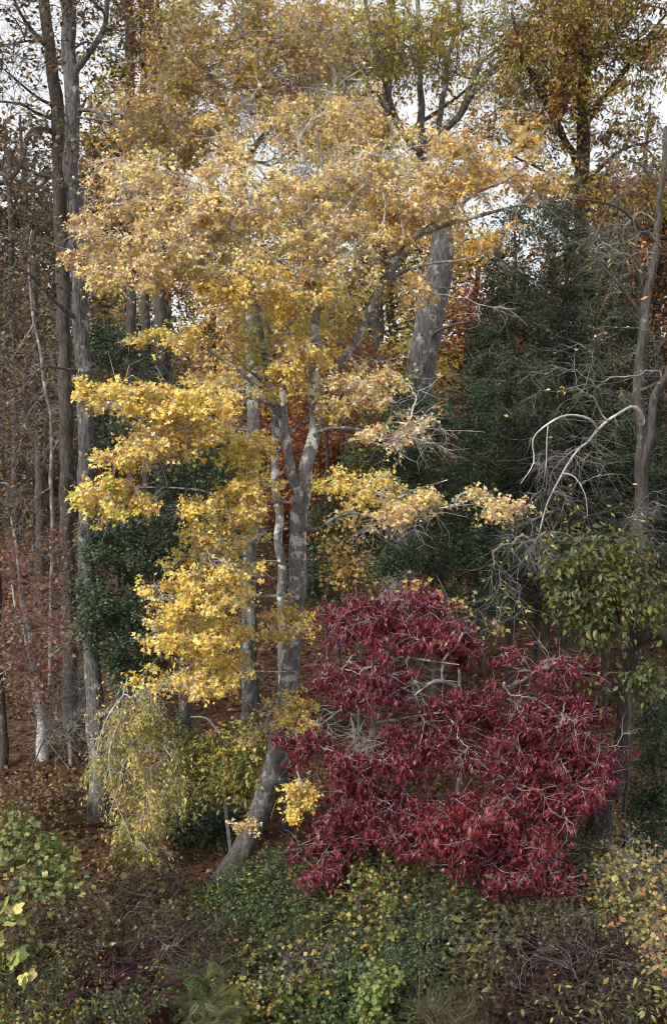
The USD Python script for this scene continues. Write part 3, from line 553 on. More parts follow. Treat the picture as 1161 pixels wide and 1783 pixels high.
for i, (px, pt, Y, r, lab) in enumerate([(72, 700, 30, .14, 'plain grey trunk rising from orange litter left of the brown oak'), (118, 780, 27, .09, 'thin grey trunk just right of the brown oak foot'), (30, 560, 33, .13, 'straight trunk deep in the rust-brown wood at far left'), (232, -60, 29, .13, 'dusky trunk right of the grey oak near the top'), (256, 40, 31, .12, 'dark leaning trunk among bronze leaves near the top left')]):
    top = -200 if pt < 100 else pt - 300
    plant('background_tree', lab, 'tree', trunk=[(px, None, Y, r), (px - 3, (pt + 1000) / 2, Y, r * .9), (px - 8, pt, Y, r * .75), (px - 14, top, Y, r * .5)], limbs=[[(px - 5, pt + 120, Y, r * .4), (px + 35, pt + 40, Y - .6, r * .25), (px + 60, pt - 40, Y - 1, r * .12)], [(px - 5, pt + 60, Y, r * .35), (px - 45, pt - 20, Y - .5, r * .2), (px - 70, pt - 90, Y - .8, r * .1)]],
          blobs=[(px + 30, pt - 20, 70, 70, 0, Y - .5, 1.4), (px - 30, pt - 60, 70, 80, 0, Y, 1.4), (px, pt - 180, 90, 100, 0, Y, 1.6)], pals=[[RUST, RUST, RUST, BRONZE, BRONZE][i]], leaf=.11, n_attr=110, n_leaf=2200, bark='brown_bark', seed=20 + i, group='bare grey trunks at the left')

# holly and ivy
plant('holly_tree', 'dense dark green holly clothing the grey trunk at the left', 'holly', trunk=[(205, None, 19.9, .06), (208, 1150, 19.9, .05), (205, 1000, 19.8, .045), (200, 850, 19.8, .035), (192, 700, 19.8, .025), (185, 580, 19.8, .014)], limbs=[[(205, 1050, 19.8, .03), (235, 980, 19.4, .02), (262, 930, 19.2, .01)], [(204, 960, 19.8, .03), (175, 900, 19.3, .018), (160, 860, 18.7, .01)]],
      blobs=[(192, 1035, 58, 56, 0, 18.9, .7), (222, 1110, 46, 56, 0, 19.0, .6), (180, 945, 46, 44, 0, 19.0, .6), (240, 960, 50, 50, 0, 19.4, .7), (205, 765, 62, 44, 0, 19.4, .7, .9), (182, 600, 40, 46, 0, 19.5, .6, .7), (268, 900, 60, 50, 0, 19.6, .7, .9), (240, 1170, 40, 40, 0, 19.2, .5, .8), (160, 1090, 26, 40, 0, 18.8, .4)], pals=[HOLLY], tmpl=SMALL, leaf=.062, n_attr=380, n_leaf=15000, bark='dark_bark', twig='brown_twig', leafmat='wax', seed=31, twigs=6, twig_len=(.12, .32), hang=.2)
plant('holly_tree', 'dark green holly filling the hollow behind the yellow lower tiers', 'holly', trunk=[(330, None, 20.3, .09), (326, 1150, 20.3, .08), (325, 1000, 20.3, .06), (330, 850, 20.2, .045), (335, 720, 20.2, .02)], blobs=[(330, 800, 80, 70, 0, 19.9, .9), (360, 900, 90, 70, 0, 19.9, .9), (310, 1000, 70, 70, 0, 19.8, .8), (330, 1110, 60, 60, 0, 19.7, .7), (420, 800, 50, 60, 0, 20.2, .8, .7), (270, 1180, 50, 50, 0, 19.4, .6), (240, 640, 70, 60, 0, 20.2, .8, .5)], pals=[HOLLY], tmpl=SMALL, leaf=.062, n_attr=380, n_leaf=14000, bark='dark_bark', twig='brown_twig', leafmat='wax', seed=32, twigs=6, twig_len=(.15, .35))
plant('ivy_trunk', 'short dark trunk wrapped in ivy between weeping shrub and leaning maple', 'ivy-clad tree', trunk=[(322, 1415, 19.2, .13), (323, 1330, 19.2, .12), (322, 1250, 19.2, .11), (318, 1150, 19.2, .1), (316, 1000, 19.2, .08)], blobs=[(318, 1310, 24, 60, 0, 19.0, .25), (300, 1420, 40, 30, 0, 18.8, .4), (340, 1450, 50, 40, 0, 18.4, .5), (390, 1440, 30, 34, 0, 18.2, .4, .6)], pals=[HOLLY], tmpl=SMALL, leaf=.07, n_attr=120, n_leaf=4200, bark='dark_bark', twig='brown_twig', leafmat='wax', seed=33, twig_len=(.1, .3))
plant('holly_bush', 'dark green holly bush in the middle, above the crimson dogwood', 'holly', trunk=[(760, None, 21, .07), (750, 1000, 21, .06), (730, 880, 21, .04), (715, 770, 21, .02)], blobs=[(715, 805, 84, 56, 0, 20.6, .9), (705, 705, 60, 50, 0, 20.9, .7, .9), (820, 720, 70, 50, 0, 21.2, .8, .6), (780, 960, 84, 52, 0, 20.4, .8), (680, 980, 46, 40, 0, 20.6, .6), (860, 970, 60, 56, 0, 20.4, .8), (640, 780, 50, 50, 0, 20.9, .8, .7), (780, 860, 90, 60, 0, 20.8, .9, .8), (820, 1060, 60, 50, 0, 20.1, .6, .8)], pals=[HOLLY], tmpl=SMALL, leaf=.066, n_attr=460, n_leaf=18000, bark='dark_bark', twig='brown_twig', leafmat='wax', seed=34, twigs=6, twig_len=(.15, .4))

# ------------------------------------------------------------------ the big tree in the middle and the crowns above
plant('forked_tree', 'thick pale-ridged trunk behind the maple, forking wide at the top centre', 'tree', trunk=[(690, 1090, 28.38, 0.4432), (696, 960, 28.38, 0.3904), (705, 850, 28.38, 0.3696), (722, 720, 28.38, 0.3592), (738, 600, 28.38, 0.3488), (757, 510, 28.38, 0.3168), (769, 440, 28.38, 0.2848), (766, 370, 28.38, 0.1798), (750, 310, 28.38, 0.1389), (736, 268, 28.38, 0.1228), (733, 180, 28.51, 0.0818), (728, 60, 28.78, 0.0570), (720, -120, 29.04, 0.0409)],
      limbs=[[(737, 272, 28.38, 0.0980), (712, 245, 27.98, 0.0775), (692, 212, 27.72, 0.0694), (676, 165, 27.46, 0.0639), (664, 120, 27.32, 0.0570), (640, 30, 27.19, 0.0453), (625, -60, 27.19, 0.0329)], [(738, 270, 28.38, 0.0980), (760, 240, 28.12, 0.0899), (792, 205, 27.85, 0.0818), (822, 165, 27.59, 0.0738), (862, 115, 27.32, 0.0614), (905, 60, 27.06, 0.0490), (935, 0, 26.93, 0.0366), (950, -80, 26.93, 0.0248)],
             [(700, 228, 27.85, 0.0490), (650, 160, 27.46, 0.0453), (610, 110, 27.06, 0.0409), (570, 70, 26.80, 0.0341), (530, 45, 26.66, 0.0279), (505, 15, 26.53, 0.0198), (480, -40, 26.40, 0.0130)], [(790, 205, 27.85, 0.0409), (835, 118, 28.12, 0.0329), (860, 90, 28.25, 0.0248), (900, 70, 28.38, 0.0149)], [(765, 235, 28.12, 0.0738), (770, 170, 28.64, 0.0657), (784, 90, 29.04, 0.0533), (800, 10, 29.30, 0.0409), (805, -90, 29.57, 0.0248)], [(845, 135, 27.46, 0.0329), (905, 90, 26.93, 0.0229), (950, 50, 26.53, 0.0130)], [(560, 62, 26.80, 0.0198), (585, 20, 26.66, 0.0161), (590, -20, 26.66, 0.0112)],
             [(738, 600, 28.38, 0.0490), (765, 575, 27.72, 0.0366), (810, 560, 27.19, 0.0248), (870, 545, 26.66, 0.0124)]],
      blobs=[(560, 130, 70, 70, 0, 26.8, 1.6, .9), (600, 190, 50, 40, 0, 27.4, 1.4, .7), (930, 150, 60, 50, 0, 26.8, 1.2, .8), (1010, 30, 70, 50, 0, 26.8, 1.3, .7), (640, 60, 90, 60, 0, 27.19, 1.72, .8), (560, 30, 80, 50, 0, 26.66, 1.58, .7), (740, 80, 80, 70, 0, 27.98, 1.85, .6), (880, 40, 90, 50, 0, 27.19, 1.58, .6), (870, 130, 60, 34, 0, 26.93, 1.19, .7), (960, 60, 60, 60, 0, 26.93, 1.32, .7), (620, 120, 50, 40, 0, 27.46, 1.06, .6), (780, 60, 60, 60, 0, 27.59, 1.32, .5), (750, -160, 340, 110, 0, 27.72, 3.96, .5)], pals=[OLIVEY], tmpl=ELM, leaf=.095, n_attr=800, n_leaf=30000, bark='ridged_bark', twig='grey_twig', seed=41, twigs=6, twig_len=(.3, .9), hang=1.0, droop=.5, tip=.0065, rough=.09, sides=26, parts=60, twig_r=.004)
plant('golden_maple', 'golden-brown maple behind, filling the top left of centre', 'maple tree', trunk=[(430, None, 22, .13), (436, 900, 22, .12), (440, 700, 22, .11), (432, 500, 22, .10), (415, 380, 22, .09), (408, 300, 22, .08), (400, 220, 22, .06), (375, 150, 22, .05), (340, 110, 22, .035), (310, 70, 22, .02)],
      limbs=[[(410, 310, 22, .06), (450, 250, 21.8, .05), (478, 210, 21.7, .045), (500, 160, 21.6, .04), (470, 120, 21.5, .03), (440, 60, 21.4, .022), (410, 0, 21.4, .014)], [(490, 190, 21.7, .035), (530, 120, 21.5, .028), (560, 40, 21.4, .018), (575, -40, 21.4, .01)], [(412, 290, 22, .05), (360, 240, 21.8, .035), (300, 190, 21.6, .02)], [(405, 240, 22, .045), (410, 150, 22, .035), (420, 40, 22, .025), (425, -60, 22, .015)]],
      blobs=[(420, 110, 120, 80, 0, 21.6, 1.6), (330, 200, 90, 70, 0, 21.5, 1.4), (480, 60, 90, 60, 0, 21.4, 1.4), (370, 40, 90, 50, 0, 21.6, 1.4, .7), (520, 170, 80, 60, 0, 21.6, 1.4), (430, -130, 200, 100, 0, 22, 2.2, .6), (250, 250, 60, 60, 0, 21.7, 1, .6), (320, 110, 70, 60, 0, 21.6, 1.2, .7), (560, 60, 60, 60, 0, 21.5, 1.2, .8), (470, 215, 110, 44, 0, 20.6, 1.0, .9), (600, 200, 70, 60, 0, 21, 1.0, .8), (250, 180, 60, 40, 0, 21.2, 1, .6), (670, 260, 60, 50, 0, 20.6, 1.0, .6), (560, 300, 80, 80, 0, 21.6, 1.2, .8)], pals=[GOLD + PEACH], tmpl=MAPLE, leaf=.070, n_attr=860, n_leaf=34000, clump=.8, bark='maple_bark', twig='pale_twig', seed=42, twigs=6, tip=.0048, bare=.2, bare_len=1.6, twig_r=.0035, twig_len=(.25, .6))
plant('bronze_oak', 'bronze-leaved oak in the upper right corner with sky showing through', 'oak tree', trunk=[(1000, None, 27, .22), (1005, 800, 27, .2), (1010, 500, 27, .18), (1015, 250, 27, .15), (1020, 80, 27, .12), (1030, -150, 27, .08)], limbs=[[(1014, 300, 27, .09), (960, 200, 26.6, .07), (915, 110, 26.3, .05), (890, 20, 26, .03)], [(1015, 220, 27, .08), (1080, 130, 26.6, .06), (1140, 70, 26.2, .04), (1200, 20, 26, .02)], [(1016, 200, 27, .06), (990, 120, 26.7, .045), (985, 20, 26.5, .03)], [(1012, 330, 27, .06), (1070, 270, 26.5, .04), (1140, 240, 26, .02)], [(1012, 350, 27, .05), (950, 300, 26.5, .035), (890, 270, 26, .02)]],
      blobs=[(940, 110, 90, 80, 0, 26.4, 1.8), (1060, 50, 110, 60, 0, 26.5, 1.8), (900, 200, 60, 50, 0, 26.4, 1.2), (1130, 110, 60, 44, 0, 26.2, 1.2, .6), (1000, 300, 70, 54, 0, 26.2, 1.2, .6), (1110, 215, 60, 40, 0, 26.2, 1.2, .6), (960, 350, 70, 50, 0, 26.2, 1.2, .7), (1000, -150, 260, 110, 0, 27, 3, .6), (970, 200, 40, 60, 0, 26.4, 1, .7), (1110, 320, 60, 50, 0, 26, 1.2, .7), (1060, 170, 60, 50, 0, 26.2, 1.2, .35), (1000, 30, 90, 60, 0, 26.6, 1.6, .8), (1000, 180, 50, 70, 0, 26, 1.0, .9), (1120, 40, 70, 60, 0, 26.2, 1.4, .9), (1050, 360, 80, 44, 0, 26, 1.2, .8)], pals=[BRONZE + tone(OLIVEY, .8)], tmpl=ELM, leaf=.10, n_attr=680, n_leaf=30000, bark='dark_bark', twig='brown_twig', seed=43, twigs=5, twig_len=(.3, .8), tip=.006, hang=.8)
plant('bronze_oak', 'amber-brown oak high behind the forked tree, at the top centre', 'oak tree', trunk=[(650, None, 36, .22), (655, 600, 36, .2), (668, 300, 36, .17), (680, 60, 36, .11), (690, -150, 36, .07)], limbs=[[(690, 350, 36, .08), (620, 250, 35.5, .05), (570, 180, 35.2, .03)], [(690, 250, 36, .08), (780, 180, 35.5, .05), (850, 120, 35.2, .03)], [(690, 380, 36, .08), (780, 330, 35.5, .05), (850, 300, 35.2, .03)]],
      blobs=[(610, 230, 90, 80, 0, 35.3, 1.8), (700, 90, 120, 80, 0, 35.5, 2), (820, 200, 90, 70, 0, 35.2, 1.8, .9), (640, 320, 80, 60, 0, 35.3, 1.4, .8), (850, 290, 70, 50, 0, 35.2, 1.2, .6), (700, -120, 220, 90, 0, 36, 2.4, .5), (740, 330, 60, 50, 0, 35.4, 1.2, .3)], pals=[AMBER[:4] + BRONZE], tmpl=ELM, leaf=.125, n_attr=440, n_leaf=15000, bark='dark_bark', twig='brown_twig', seed=44, twig_len=(.3, .8), tip=.006)
plant('bronze_oak', 'olive-brown oak behind the two left trunks near the top', 'oak tree', trunk=[(285, None, 28, .18), (280, 600, 28, .16), (272, 300, 28, .13), (268, 150, 28, .1), (262, -40, 28, .06)], limbs=[[(274, 330, 28, .06), (220, 250, 27.6, .04), (175, 190, 27.3, .02)], [(272, 280, 28, .06), (300, 180, 27.7, .04), (320, 90, 27.5, .02)]],
      blobs=[(215, 210, 60, 70, 0, 27.4, 1.5), (270, 130, 60, 60, 0, 27.6, 1.5, .7), (190, 290, 60, 50, 0, 27.4, 1.3), (290, 260, 60, 60, 0, 27.6, 1.3), (260, 30, 80, 60, 0, 27.8, 1.6, .6), (170, 120, 40, 60, 0, 27.5, 1.2, .5), (330, 60, 60, 50, 0, 27.6, 1.4, .6)], pals=[OLIVEY[:3] + BRONZE], leaf=.10, n_attr=360, n_leaf=11000, bark='dark_bark', twig='brown_twig', seed=45, twig_len=(.3, .8), bare=.2, tip=.006)

# ------------------------------------------------------------------ right: cedars and the arching tree
cedars, cedar_h = [], []
for i, (px, top, bot, Y, wd, lab) in enumerate([(893, 400, 900, 23, 130, 'grey-green cedar right of the thick pale trunk, slim bare lower stem showing'), (985, 360, 860, 24.5, 120, 'tallest dark cedar in the middle of the evergreen group'), (1060, 430, 960, 23.5, 100, 'cedar at the right of the evergreen group, behind the arching branch'), (940, 620, 1080, 21.8, 130, 'low grey-green cedar above the dogwood, trailing bare twigs'), (960, 380, 1000, 27, 170, 'broad dark cedar at the back of the evergreen group'), (850, 520, 1000, 25.5, 110, 'dark cedar tucked between the thick pale trunk and the slim-stemmed cedar'), (1110, 560, 1000, 25, 100, 'dark cedar beyond the right-hand leaning trunk')]):
    if i >= 3:
        copy_of(cedars[i % 3], lab, px, (top + bot) / 2, Y, cedar_h[i % 3], 70 + 67 * i, 'cedars above the dogwood')
        continue
    bl = []
    for k in range(7):
        t = k / 6
        bl.append((px + (-1) ** k * wd * .18 * t, top + (bot - top) * t, wd * (.25 + .75 * t), (bot - top) * .12, 8 * (-1) ** k, Y - .3 * t, .5 + 1.0 * t, 1.0))
    cz = at(px, (top + bot) / 2, Y); cedar_h.append(cz[2] - float(ground(cz[0], Y)))
    rp, _ = plant('cedar_tree', lab, 'cedar', trunk=[(px - 8, None, Y, .085), (px - 4, bot, Y, .08), (px, (top + bot) / 2, Y, .06), (px + 4, top, Y, .02)], blobs=bl, pals=[CEDAR], tmpl=SMALL, leaf=.06, n_attr=480, n_leaf=36000, bark='brown_bark', twig='grey_twig', leafmat='dry', seed=51 + i, twigs=6, twig_len=(.2, .55), droop=.4, hang=.5, group='cedars above the dogwood', scatter=.05, tip=.0042, bare=.12, flare=.2, twig_r=.002)
    cedars.append(rp)
plant('arching_tree', 'rough-barked leaning tree at the right with a long pale arching branch', 'tree', trunk=[(1046, 1440, 15.4, .17), (1062, 1385, 15.4, .15), (1078, 1330, 15.4, .135), (1090, 1240, 15.4, .115), (1097, 1160, 15.4, .11), (1102, 1090, 15.5, .105), (1108, 1020, 15.5, .09), (1114, 900, 15.6, .085), (1118, 800, 15.6, .08), (1113, 700, 15.6, .072), (1116, 600, 15.6, .065), (1126, 500, 15.7, .058), (1142, 410, 15.8, .05), (1152, 320, 15.9, .04), (1158, 220, 16, .025)],
      limbs=[[(1100, 1118, 15.4, .12), (1120, 1108, 15.3, .105), (1145, 1104, 15.2, .1), (1165, 1118, 15.1, .09), (1200, 1160, 15, .07)],
             [(1120, 745, 15.6, .05), (1112, 718, 15.4, .042), (1098, 709, 15.3, 0.0195), (1072, 722, 15.1, 0.0173), (1058, 731, 15.0, 0.0173), (1040, 748, 14.9, 0.0158), (1022, 770, 14.85, 0.0142), (1008, 780, 14.8, 0.0135), (985, 812, 14.7, 0.0120), (971, 838, 14.6, 0.0105), (955, 872, 14.6, 0.0083), (940, 920, 14.5, .009)],
             [(1046, 744, 14.9, .02), (1025, 729, 14.7, .017), (990, 722, 14.6, .015), (955, 738, 14.5, .012), (928, 764, 14.4, .009), (928, 805, 14.4, .007), (905, 842, 14.4, .004)], [(955, 738, 14.5, .008), (951, 790, 14.5, .007), (946, 832, 14.5, .004)], [(975, 822, 14.65, .010), (1000, 830, 14.5, .008), (1018, 860, 14.4, .006), (1022, 900, 14.4, .004)],
             [(1116, 880, 15.6, .06), (1128, 780, 15.4, .055), (1140, 700, 15.3, .05), (1165, 640, 15.2, .045), (1190, 560, 15.2, .03)], [(1113, 690, 15.6, .03), (1140, 670, 15.4, .025), (1165, 655, 15.3, .02)], [(1120, 560, 15.6, .03), (1085, 500, 15.5, .02), (1040, 450, 15.4, .014), (1015, 360, 15.3, .008)], [(1128, 490, 15.7, .03), (1100, 440, 15.6, .022), (1118, 400, 15.6, .016)], [(1140, 420, 15.8, .03), (1090, 370, 15.5, .02), (1040, 350, 15.3, .013), (985, 345, 15.1, .007)], [(1150, 330, 15.9, .02), (1120, 290, 15.8, .014), (1090, 280, 15.7, .008)]],
      blobs=[(1080, 420, 80, 90, 0, 15.6, .9, .5), (1110, 300, 60, 70, 0, 15.8, .8, .6), (960, 920, 70, 70, 0, 14.6, .6, .8), (900, 980, 60, 60, 0, 14.6, .5, .6), (1000, 820, 60, 60, 0, 14.8, .5, .5), (1130, 620, 40, 80, 0, 15.3, .6, .5), (1130, 900, 40, 60, 0, 15.2, .5, .5), (1000, 660, 90, 60, 0, 15.2, .7, .5), (880, 1040, 50, 40, 0, 14.7, .4, .5), (1005, 790, 50, 36, 0, 14.8, .3, 1.1, 9), (945, 800, 36, 50, 0, 14.5, .3, 1.1, 9), (1050, 760, 40, 30, 0, 15, .3, .8, 9), (920, 940, 50, 50, 0, 14.6, .4, .8, 9)], pals=[OLIVEY], tmpl=ELM, leaf=.07, n_attr=230, n_leaf=260, bark='dark_bark', limb_barks={2: 'pale_twig', 3: 'pale_twig', 4: 'pale_twig', 5: 'pale_twig'}, twig='grey_twig', seed=55, twigs=4, twig_len=(.2, .6), bare=.7, tip=.0032, rough=.14, droop=.5, twig_r=.0019)
plant('vine', 'yellow-green compound-leaved vine hanging over the arching tree on the right', 'vine', trunk=[(1085, None, 15.0, .03), (1095, 1300, 15.0, .026), (1090, 1150, 15.0, .022), (1075, 1050, 14.9, .018), (1060, 950, 14.9, .012)], limbs=[[(1078, 1060, 14.9, .014), (1030, 1010, 14.8, .01), (990, 990, 14.7, .006)], [(1085, 1120, 15, .014), (1050, 1090, 14.7, .01), (1010, 1090, 14.6, .006)], [(1092, 1200, 15, .012), (1130, 1170, 14.8, .009), (1150, 1190, 14.7, .006)], [(1088, 1150, 15, .012), (1110, 1050, 14.8, .009), (1140, 990, 14.7, .006)]],
      blobs=[(1040, 955, 80, 44, 0, 14.8, .6, .6), (1050, 1030, 80, 50, 0, 14.7, .6, .8), (1130, 1050, 30, 60, 0, 14.8, .5, .5), (1010, 1050, 40, 40, 0, 14.6, .4, .8), (1050, 1095, 40, 20, 0, 14.7, .4), (990, 980, 30, 40, 0, 14.7, .3, .7), (1135, 1180, 26, 32, 0, 14.7, .3, .8), (1120, 960, 40, 40, 0, 14.8, .4, .5), (1020, 1180, 60, 16, 0, 14.6, .3, .4)], pals=[VINEG], tmpl=DOGWOOD, leaf=.085, n_attr=240, n_leaf=4400, clump=.9, bark='brown_bark', twig='brown_twig', leafmat='leaf', seed=56, parts=200, hang=1.0, twig_len=(.2, .4), flare=.1, scatter=.06)

plant('holly_bush', 'shadowy evergreen bush low behind the leaning maple trunk, right of it', 'evergreen bush', trunk=[(590, None, 25, .05), (590, 1000, 25, .04), (585, 900, 25, .02)], blobs=[(580, 990, 70, 50, 0, 24.8, .8), (600, 900, 70, 60, 0, 25, .9, .8), (540, 1020, 50, 36, 0, 24.6, .7), (640, 950, 50, 60, 0, 25, .8)], pals=[HOLLY], tmpl=SMALL, leaf=.075, n_attr=220, n_leaf=7000, bark='dark_bark', twig='brown_twig', leafmat='leaf', seed=35, twig_len=(.15, .4))

# ------------------------------------------------------------------ slim stems in the middle
plant('slim_maple', 'slim lichen-grey maple stem close at the left of the leaning trunk', 'maple tree', trunk=[(494, None, 18.4, .075), (491, 1080, 18.4, .07), (489, 990, 18.4, .068), (484, 900, 18.3, .064), (479, 800, 18.2, .06), (472, 690, 18.1, .056), (462, 620, 18, .05), (452, 560, 18, .042), (440, 480, 18, .03), (430, 380, 18, .018)], limbs=[[(478, 790, 18.2, .025), (520, 740, 18, .015), (560, 700, 17.9, .008)], [(470, 670, 18.1, .025), (430, 640, 17.9, .018), (390, 600, 17.8, .01)]],
      blobs=[(470, 560, 70, 60, 0, 17.9, .8), (430, 420, 80, 60, 0, 18, 1), (480, 650, 60, 40, 0, 17.9, .6, .6), (580, 560, 70, 60, 0, 18.3, .8, .9)], pals=[YEL_G], tmpl=MAPLE, leaf=.07, n_attr=160, n_leaf=3000, bark='maple_bark', twig='pale_twig', seed=61, parts=40, flare=.2)
plant('slim_maple', 'thin straight grey stem standing left of and behind the slim maple', 'maple tree', trunk=[(444, 1232, 23.2, .085), (440, 1130, 23.2, .08), (441, 1000, 23.2, .078), (437, 880, 23.2, .075), (437, 740, 23.2, .07), (432, 600, 23.2, .06), (425, 450, 23.2, .04)], limbs=[[(441, 1200, 23.2, .03), (425, 1150, 23, .02), (415, 1110, 22.9, .012)]], blobs=[(430, 520, 90, 80, 0, 23, 1.2), (400, 640, 70, 50, 0, 22.8, .9, .6)], pals=[AMBER], leaf=.085, n_attr=140, n_leaf=3000, bark='brown_bark', seed=62)
for i, (px, py, ptop, Y, r, lab) in enumerate([(571, 1045, 560, 25.5, .05, 'pencil-thin stem just right of the leaning trunk above the dogwood'), (600, 1040, 700, 27, .045, 'second pencil-thin stem right of the leaning trunk, further back'), (830, 1000, 760, 26, .09, 'dim stem in the gap between holly and cedar')]):
    plant('thin_tree', lab, 'young tree', trunk=[(px, None, Y, r), (px, py - 60, Y, r), (px - 2, (py + ptop) / 2, Y, r * .85), (px - 4, ptop, Y, r * .6)], blobs=[(px, ptop + 30, 60, 60, 0, Y, 1.2), (px + 20, ptop - 60, 70, 70, 0, Y, 1.2)], pals=[ORANGE], leaf=.12, n_attr=90, n_leaf=1300, bark='brown_bark', seed=63 + i, flare=.2)
plant('maple_sapling', 'small orange-yellow maple sapling in the dark gap above the dogwood', 'sapling', trunk=[(625, None, 22.5, .025), (622, 1000, 22.5, .02), (618, 920, 22.5, .012), (612, 860, 22.5, .006)], blobs=[(610, 990, 50, 40, 0, 22.2, .6), (640, 1000, 50, 40, 0, 22.2, .6), (600, 920, 50, 40, 0, 22.3, .6, .7)], pals=[AMBER], tmpl=MAPLE, leaf=.085, n_attr=80, n_leaf=1000, bark='grey_twig', seed=66, flare=.1, parts=60)
plant('maple_sapling', 'sparse yellow maple sprays hanging right over the dogwood top', 'sapling', trunk=[(800, None, 17.2, .03), (800, 1180, 17.2, .025), (790, 1090, 17.2, .02), (775, 1030, 17.2, .012), (760, 1000, 17.2, .006)], limbs=[[(795, 1110, 17.2, .01), (820, 1070, 17, .008), (850, 1050, 16.9, .005)], [(785, 1060, 17.2, .01), (750, 1040, 17, .008), (722, 1010, 16.9, .005)]], blobs=[(725, 1015, 20, 14, 0, 17, .3), (755, 1045, 30, 14, 0, 17, .3), (835, 1070, 40, 16, 0, 17, .3), (800, 1040, 20, 12, 0, 17, .3)], pals=[AMBER], tmpl=MAPLE, leaf=.08, n_attr=26, n_leaf=190, bark='grey_twig', twig='grey_twig', seed=67, flare=.1, parts=80, twigs=4)

# ------------------------------------------------------------------ the wood beyond
far = [(-70, 560, 44, RUST, 'rust-brown tree at the far left edge of the wood'), (20, 600, 38, RUST, 'dark rust tree low between the left edge and the snag'), (90, 520, 50, OLIVE, 'olive tree far off behind the two left trunks'), (60, 820, 34, RUST, 'low rust-leaved understorey tree behind the white sapling'), (190, 500, 46, AMBER, 'amber tree far behind the grey oak'), (250, 640, 42, OLIVE, 'olive-green far tree behind the holly'), (370, 500, 48, GOLD, 'golden far tree behind the slim maple stems'), (480, 640, 40, ORANGE, 'orange far tree seen through the maple fork'), (560, 760, 36, ORANGE, 'orange understorey tree right of the maple trunk'), (640, 560, 44, OLIVE, 'olive far tree left of the thick pale trunk'), (700, 700, 34, OLIVEY, 'yellow-olive tree close left of the thick pale trunk'),
       (820, 480, 46, GOLD, 'golden far tree between pale trunk and cedars'), (860, 640, 36, ORANGE, 'orange tree glowing behind the nearest cedar'), (960, 560, 50, ORANGE, 'rust-orange far tree behind the tallest cedar'), (1010, 720, 38, ORANGE, 'low orange tree behind the arching branch'), (1080, 560, 46, AMBER, 'amber far tree at the right behind the cedars'), (1180, 600, 42, RUST, 'rust-brown far tree at the right edge'), (1130, 820, 32, RUST, 'brown understorey tree right of the arching tree'), (400, 800, 36, RUST, 'brown tree deep behind the yellow lower tiers'), (300, 380, 52, BRONZE, 'bronze far tree behind the upper maple crown'), (1120, 400, 40, BRONZE, 'bronze tree with gaps at the upper right edge'), (530, 420, 50, GOLD, 'gold-brown far tree behind the middle of the maple crown'), (20, 460, 56, BRONZE, 'bronze far tree below the bright sky at the left'), (700, 420, 54, AMBER, 'amber far tree behind the forked trunk'), (180, 800, 38, RUST, 'rust tree deep behind the grey oak'), (760, 900, 34, OLIVE, 'dull olive tree behind the holly bush'), (940, 860, 33, RUST, 'brown-leaved tree low behind the cedars'), (-10, 380, 47, RUST, 'tall rust-brown tree at the left edge below the sky'), (70, 420, 43, OLIVE, 'tall olive tree between the snag and the two left trunks'), (170, 400, 49, BRONZE, 'tall bronze tree just right of the two left trunks'), (1090, 390, 47, OLIVE, 'tall olive tree behind the arching tree'), (1170, 420, 41, BRONZE, 'tall bronze tree cut by the right edge')]
far_made = {}
for i, (px, py, Y, pal, lab) in enumerate(far):
    kinds = far_made.setdefault(id(pal), [])
    if len(kinds) >= 2:
        src, ht = kinds[i % 2]
        copy_of(src, lab, px, py, Y, ht, 47 * i, 'trees of the wood beyond')
        continue
    rng = np.random.default_rng(900 + i)
    s = 44.0 / Y
    bl = [(px + rng.uniform(-40, 40), py + rng.uniform(-90, 110), rng.uniform(55, 95) * s ** .5, rng.uniform(40, 80) * s ** .5, rng.uniform(-15, 15), Y + rng.uniform(-1.5, 1.5), 2.0, 1) for _ in range(9)]
    g = project(np.array([(px - W / 2) / FPX * Y, Y, float(ground((px - W / 2) / FPX * Y, Y))]))[1]
    bl += [(px + rng.uniform(-60, 60), py + (g - py) * k, 90, 50, 0, Y, 2, .8) for k in (.35, .55, .75)]
    cz = at(px, py, Y)
    rp, _ = plant('far_tree', lab, 'tree', trunk=[(px + 5, None, Y, .16), (px + rng.uniform(-8, 8), py + 120, Y, .14), (px + rng.uniform(-14, 14), py - 20, Y, .09), (px + rng.uniform(-20, 20), py - 130, Y, .03)], blobs=bl, pals=[pal], leaf=.155, n_attr=160, n_leaf=6400, bark='dark_bark', twig='brown_twig', seed=100 + i, twigs=4, twig_len=(.4, 1.0), tip=.008, scatter=.14, sides=10, clump=.7, twig_r=.003, group='trees of the wood beyond')
    kinds.append((rp, cz[2] - float(ground(cz[0], Y))))

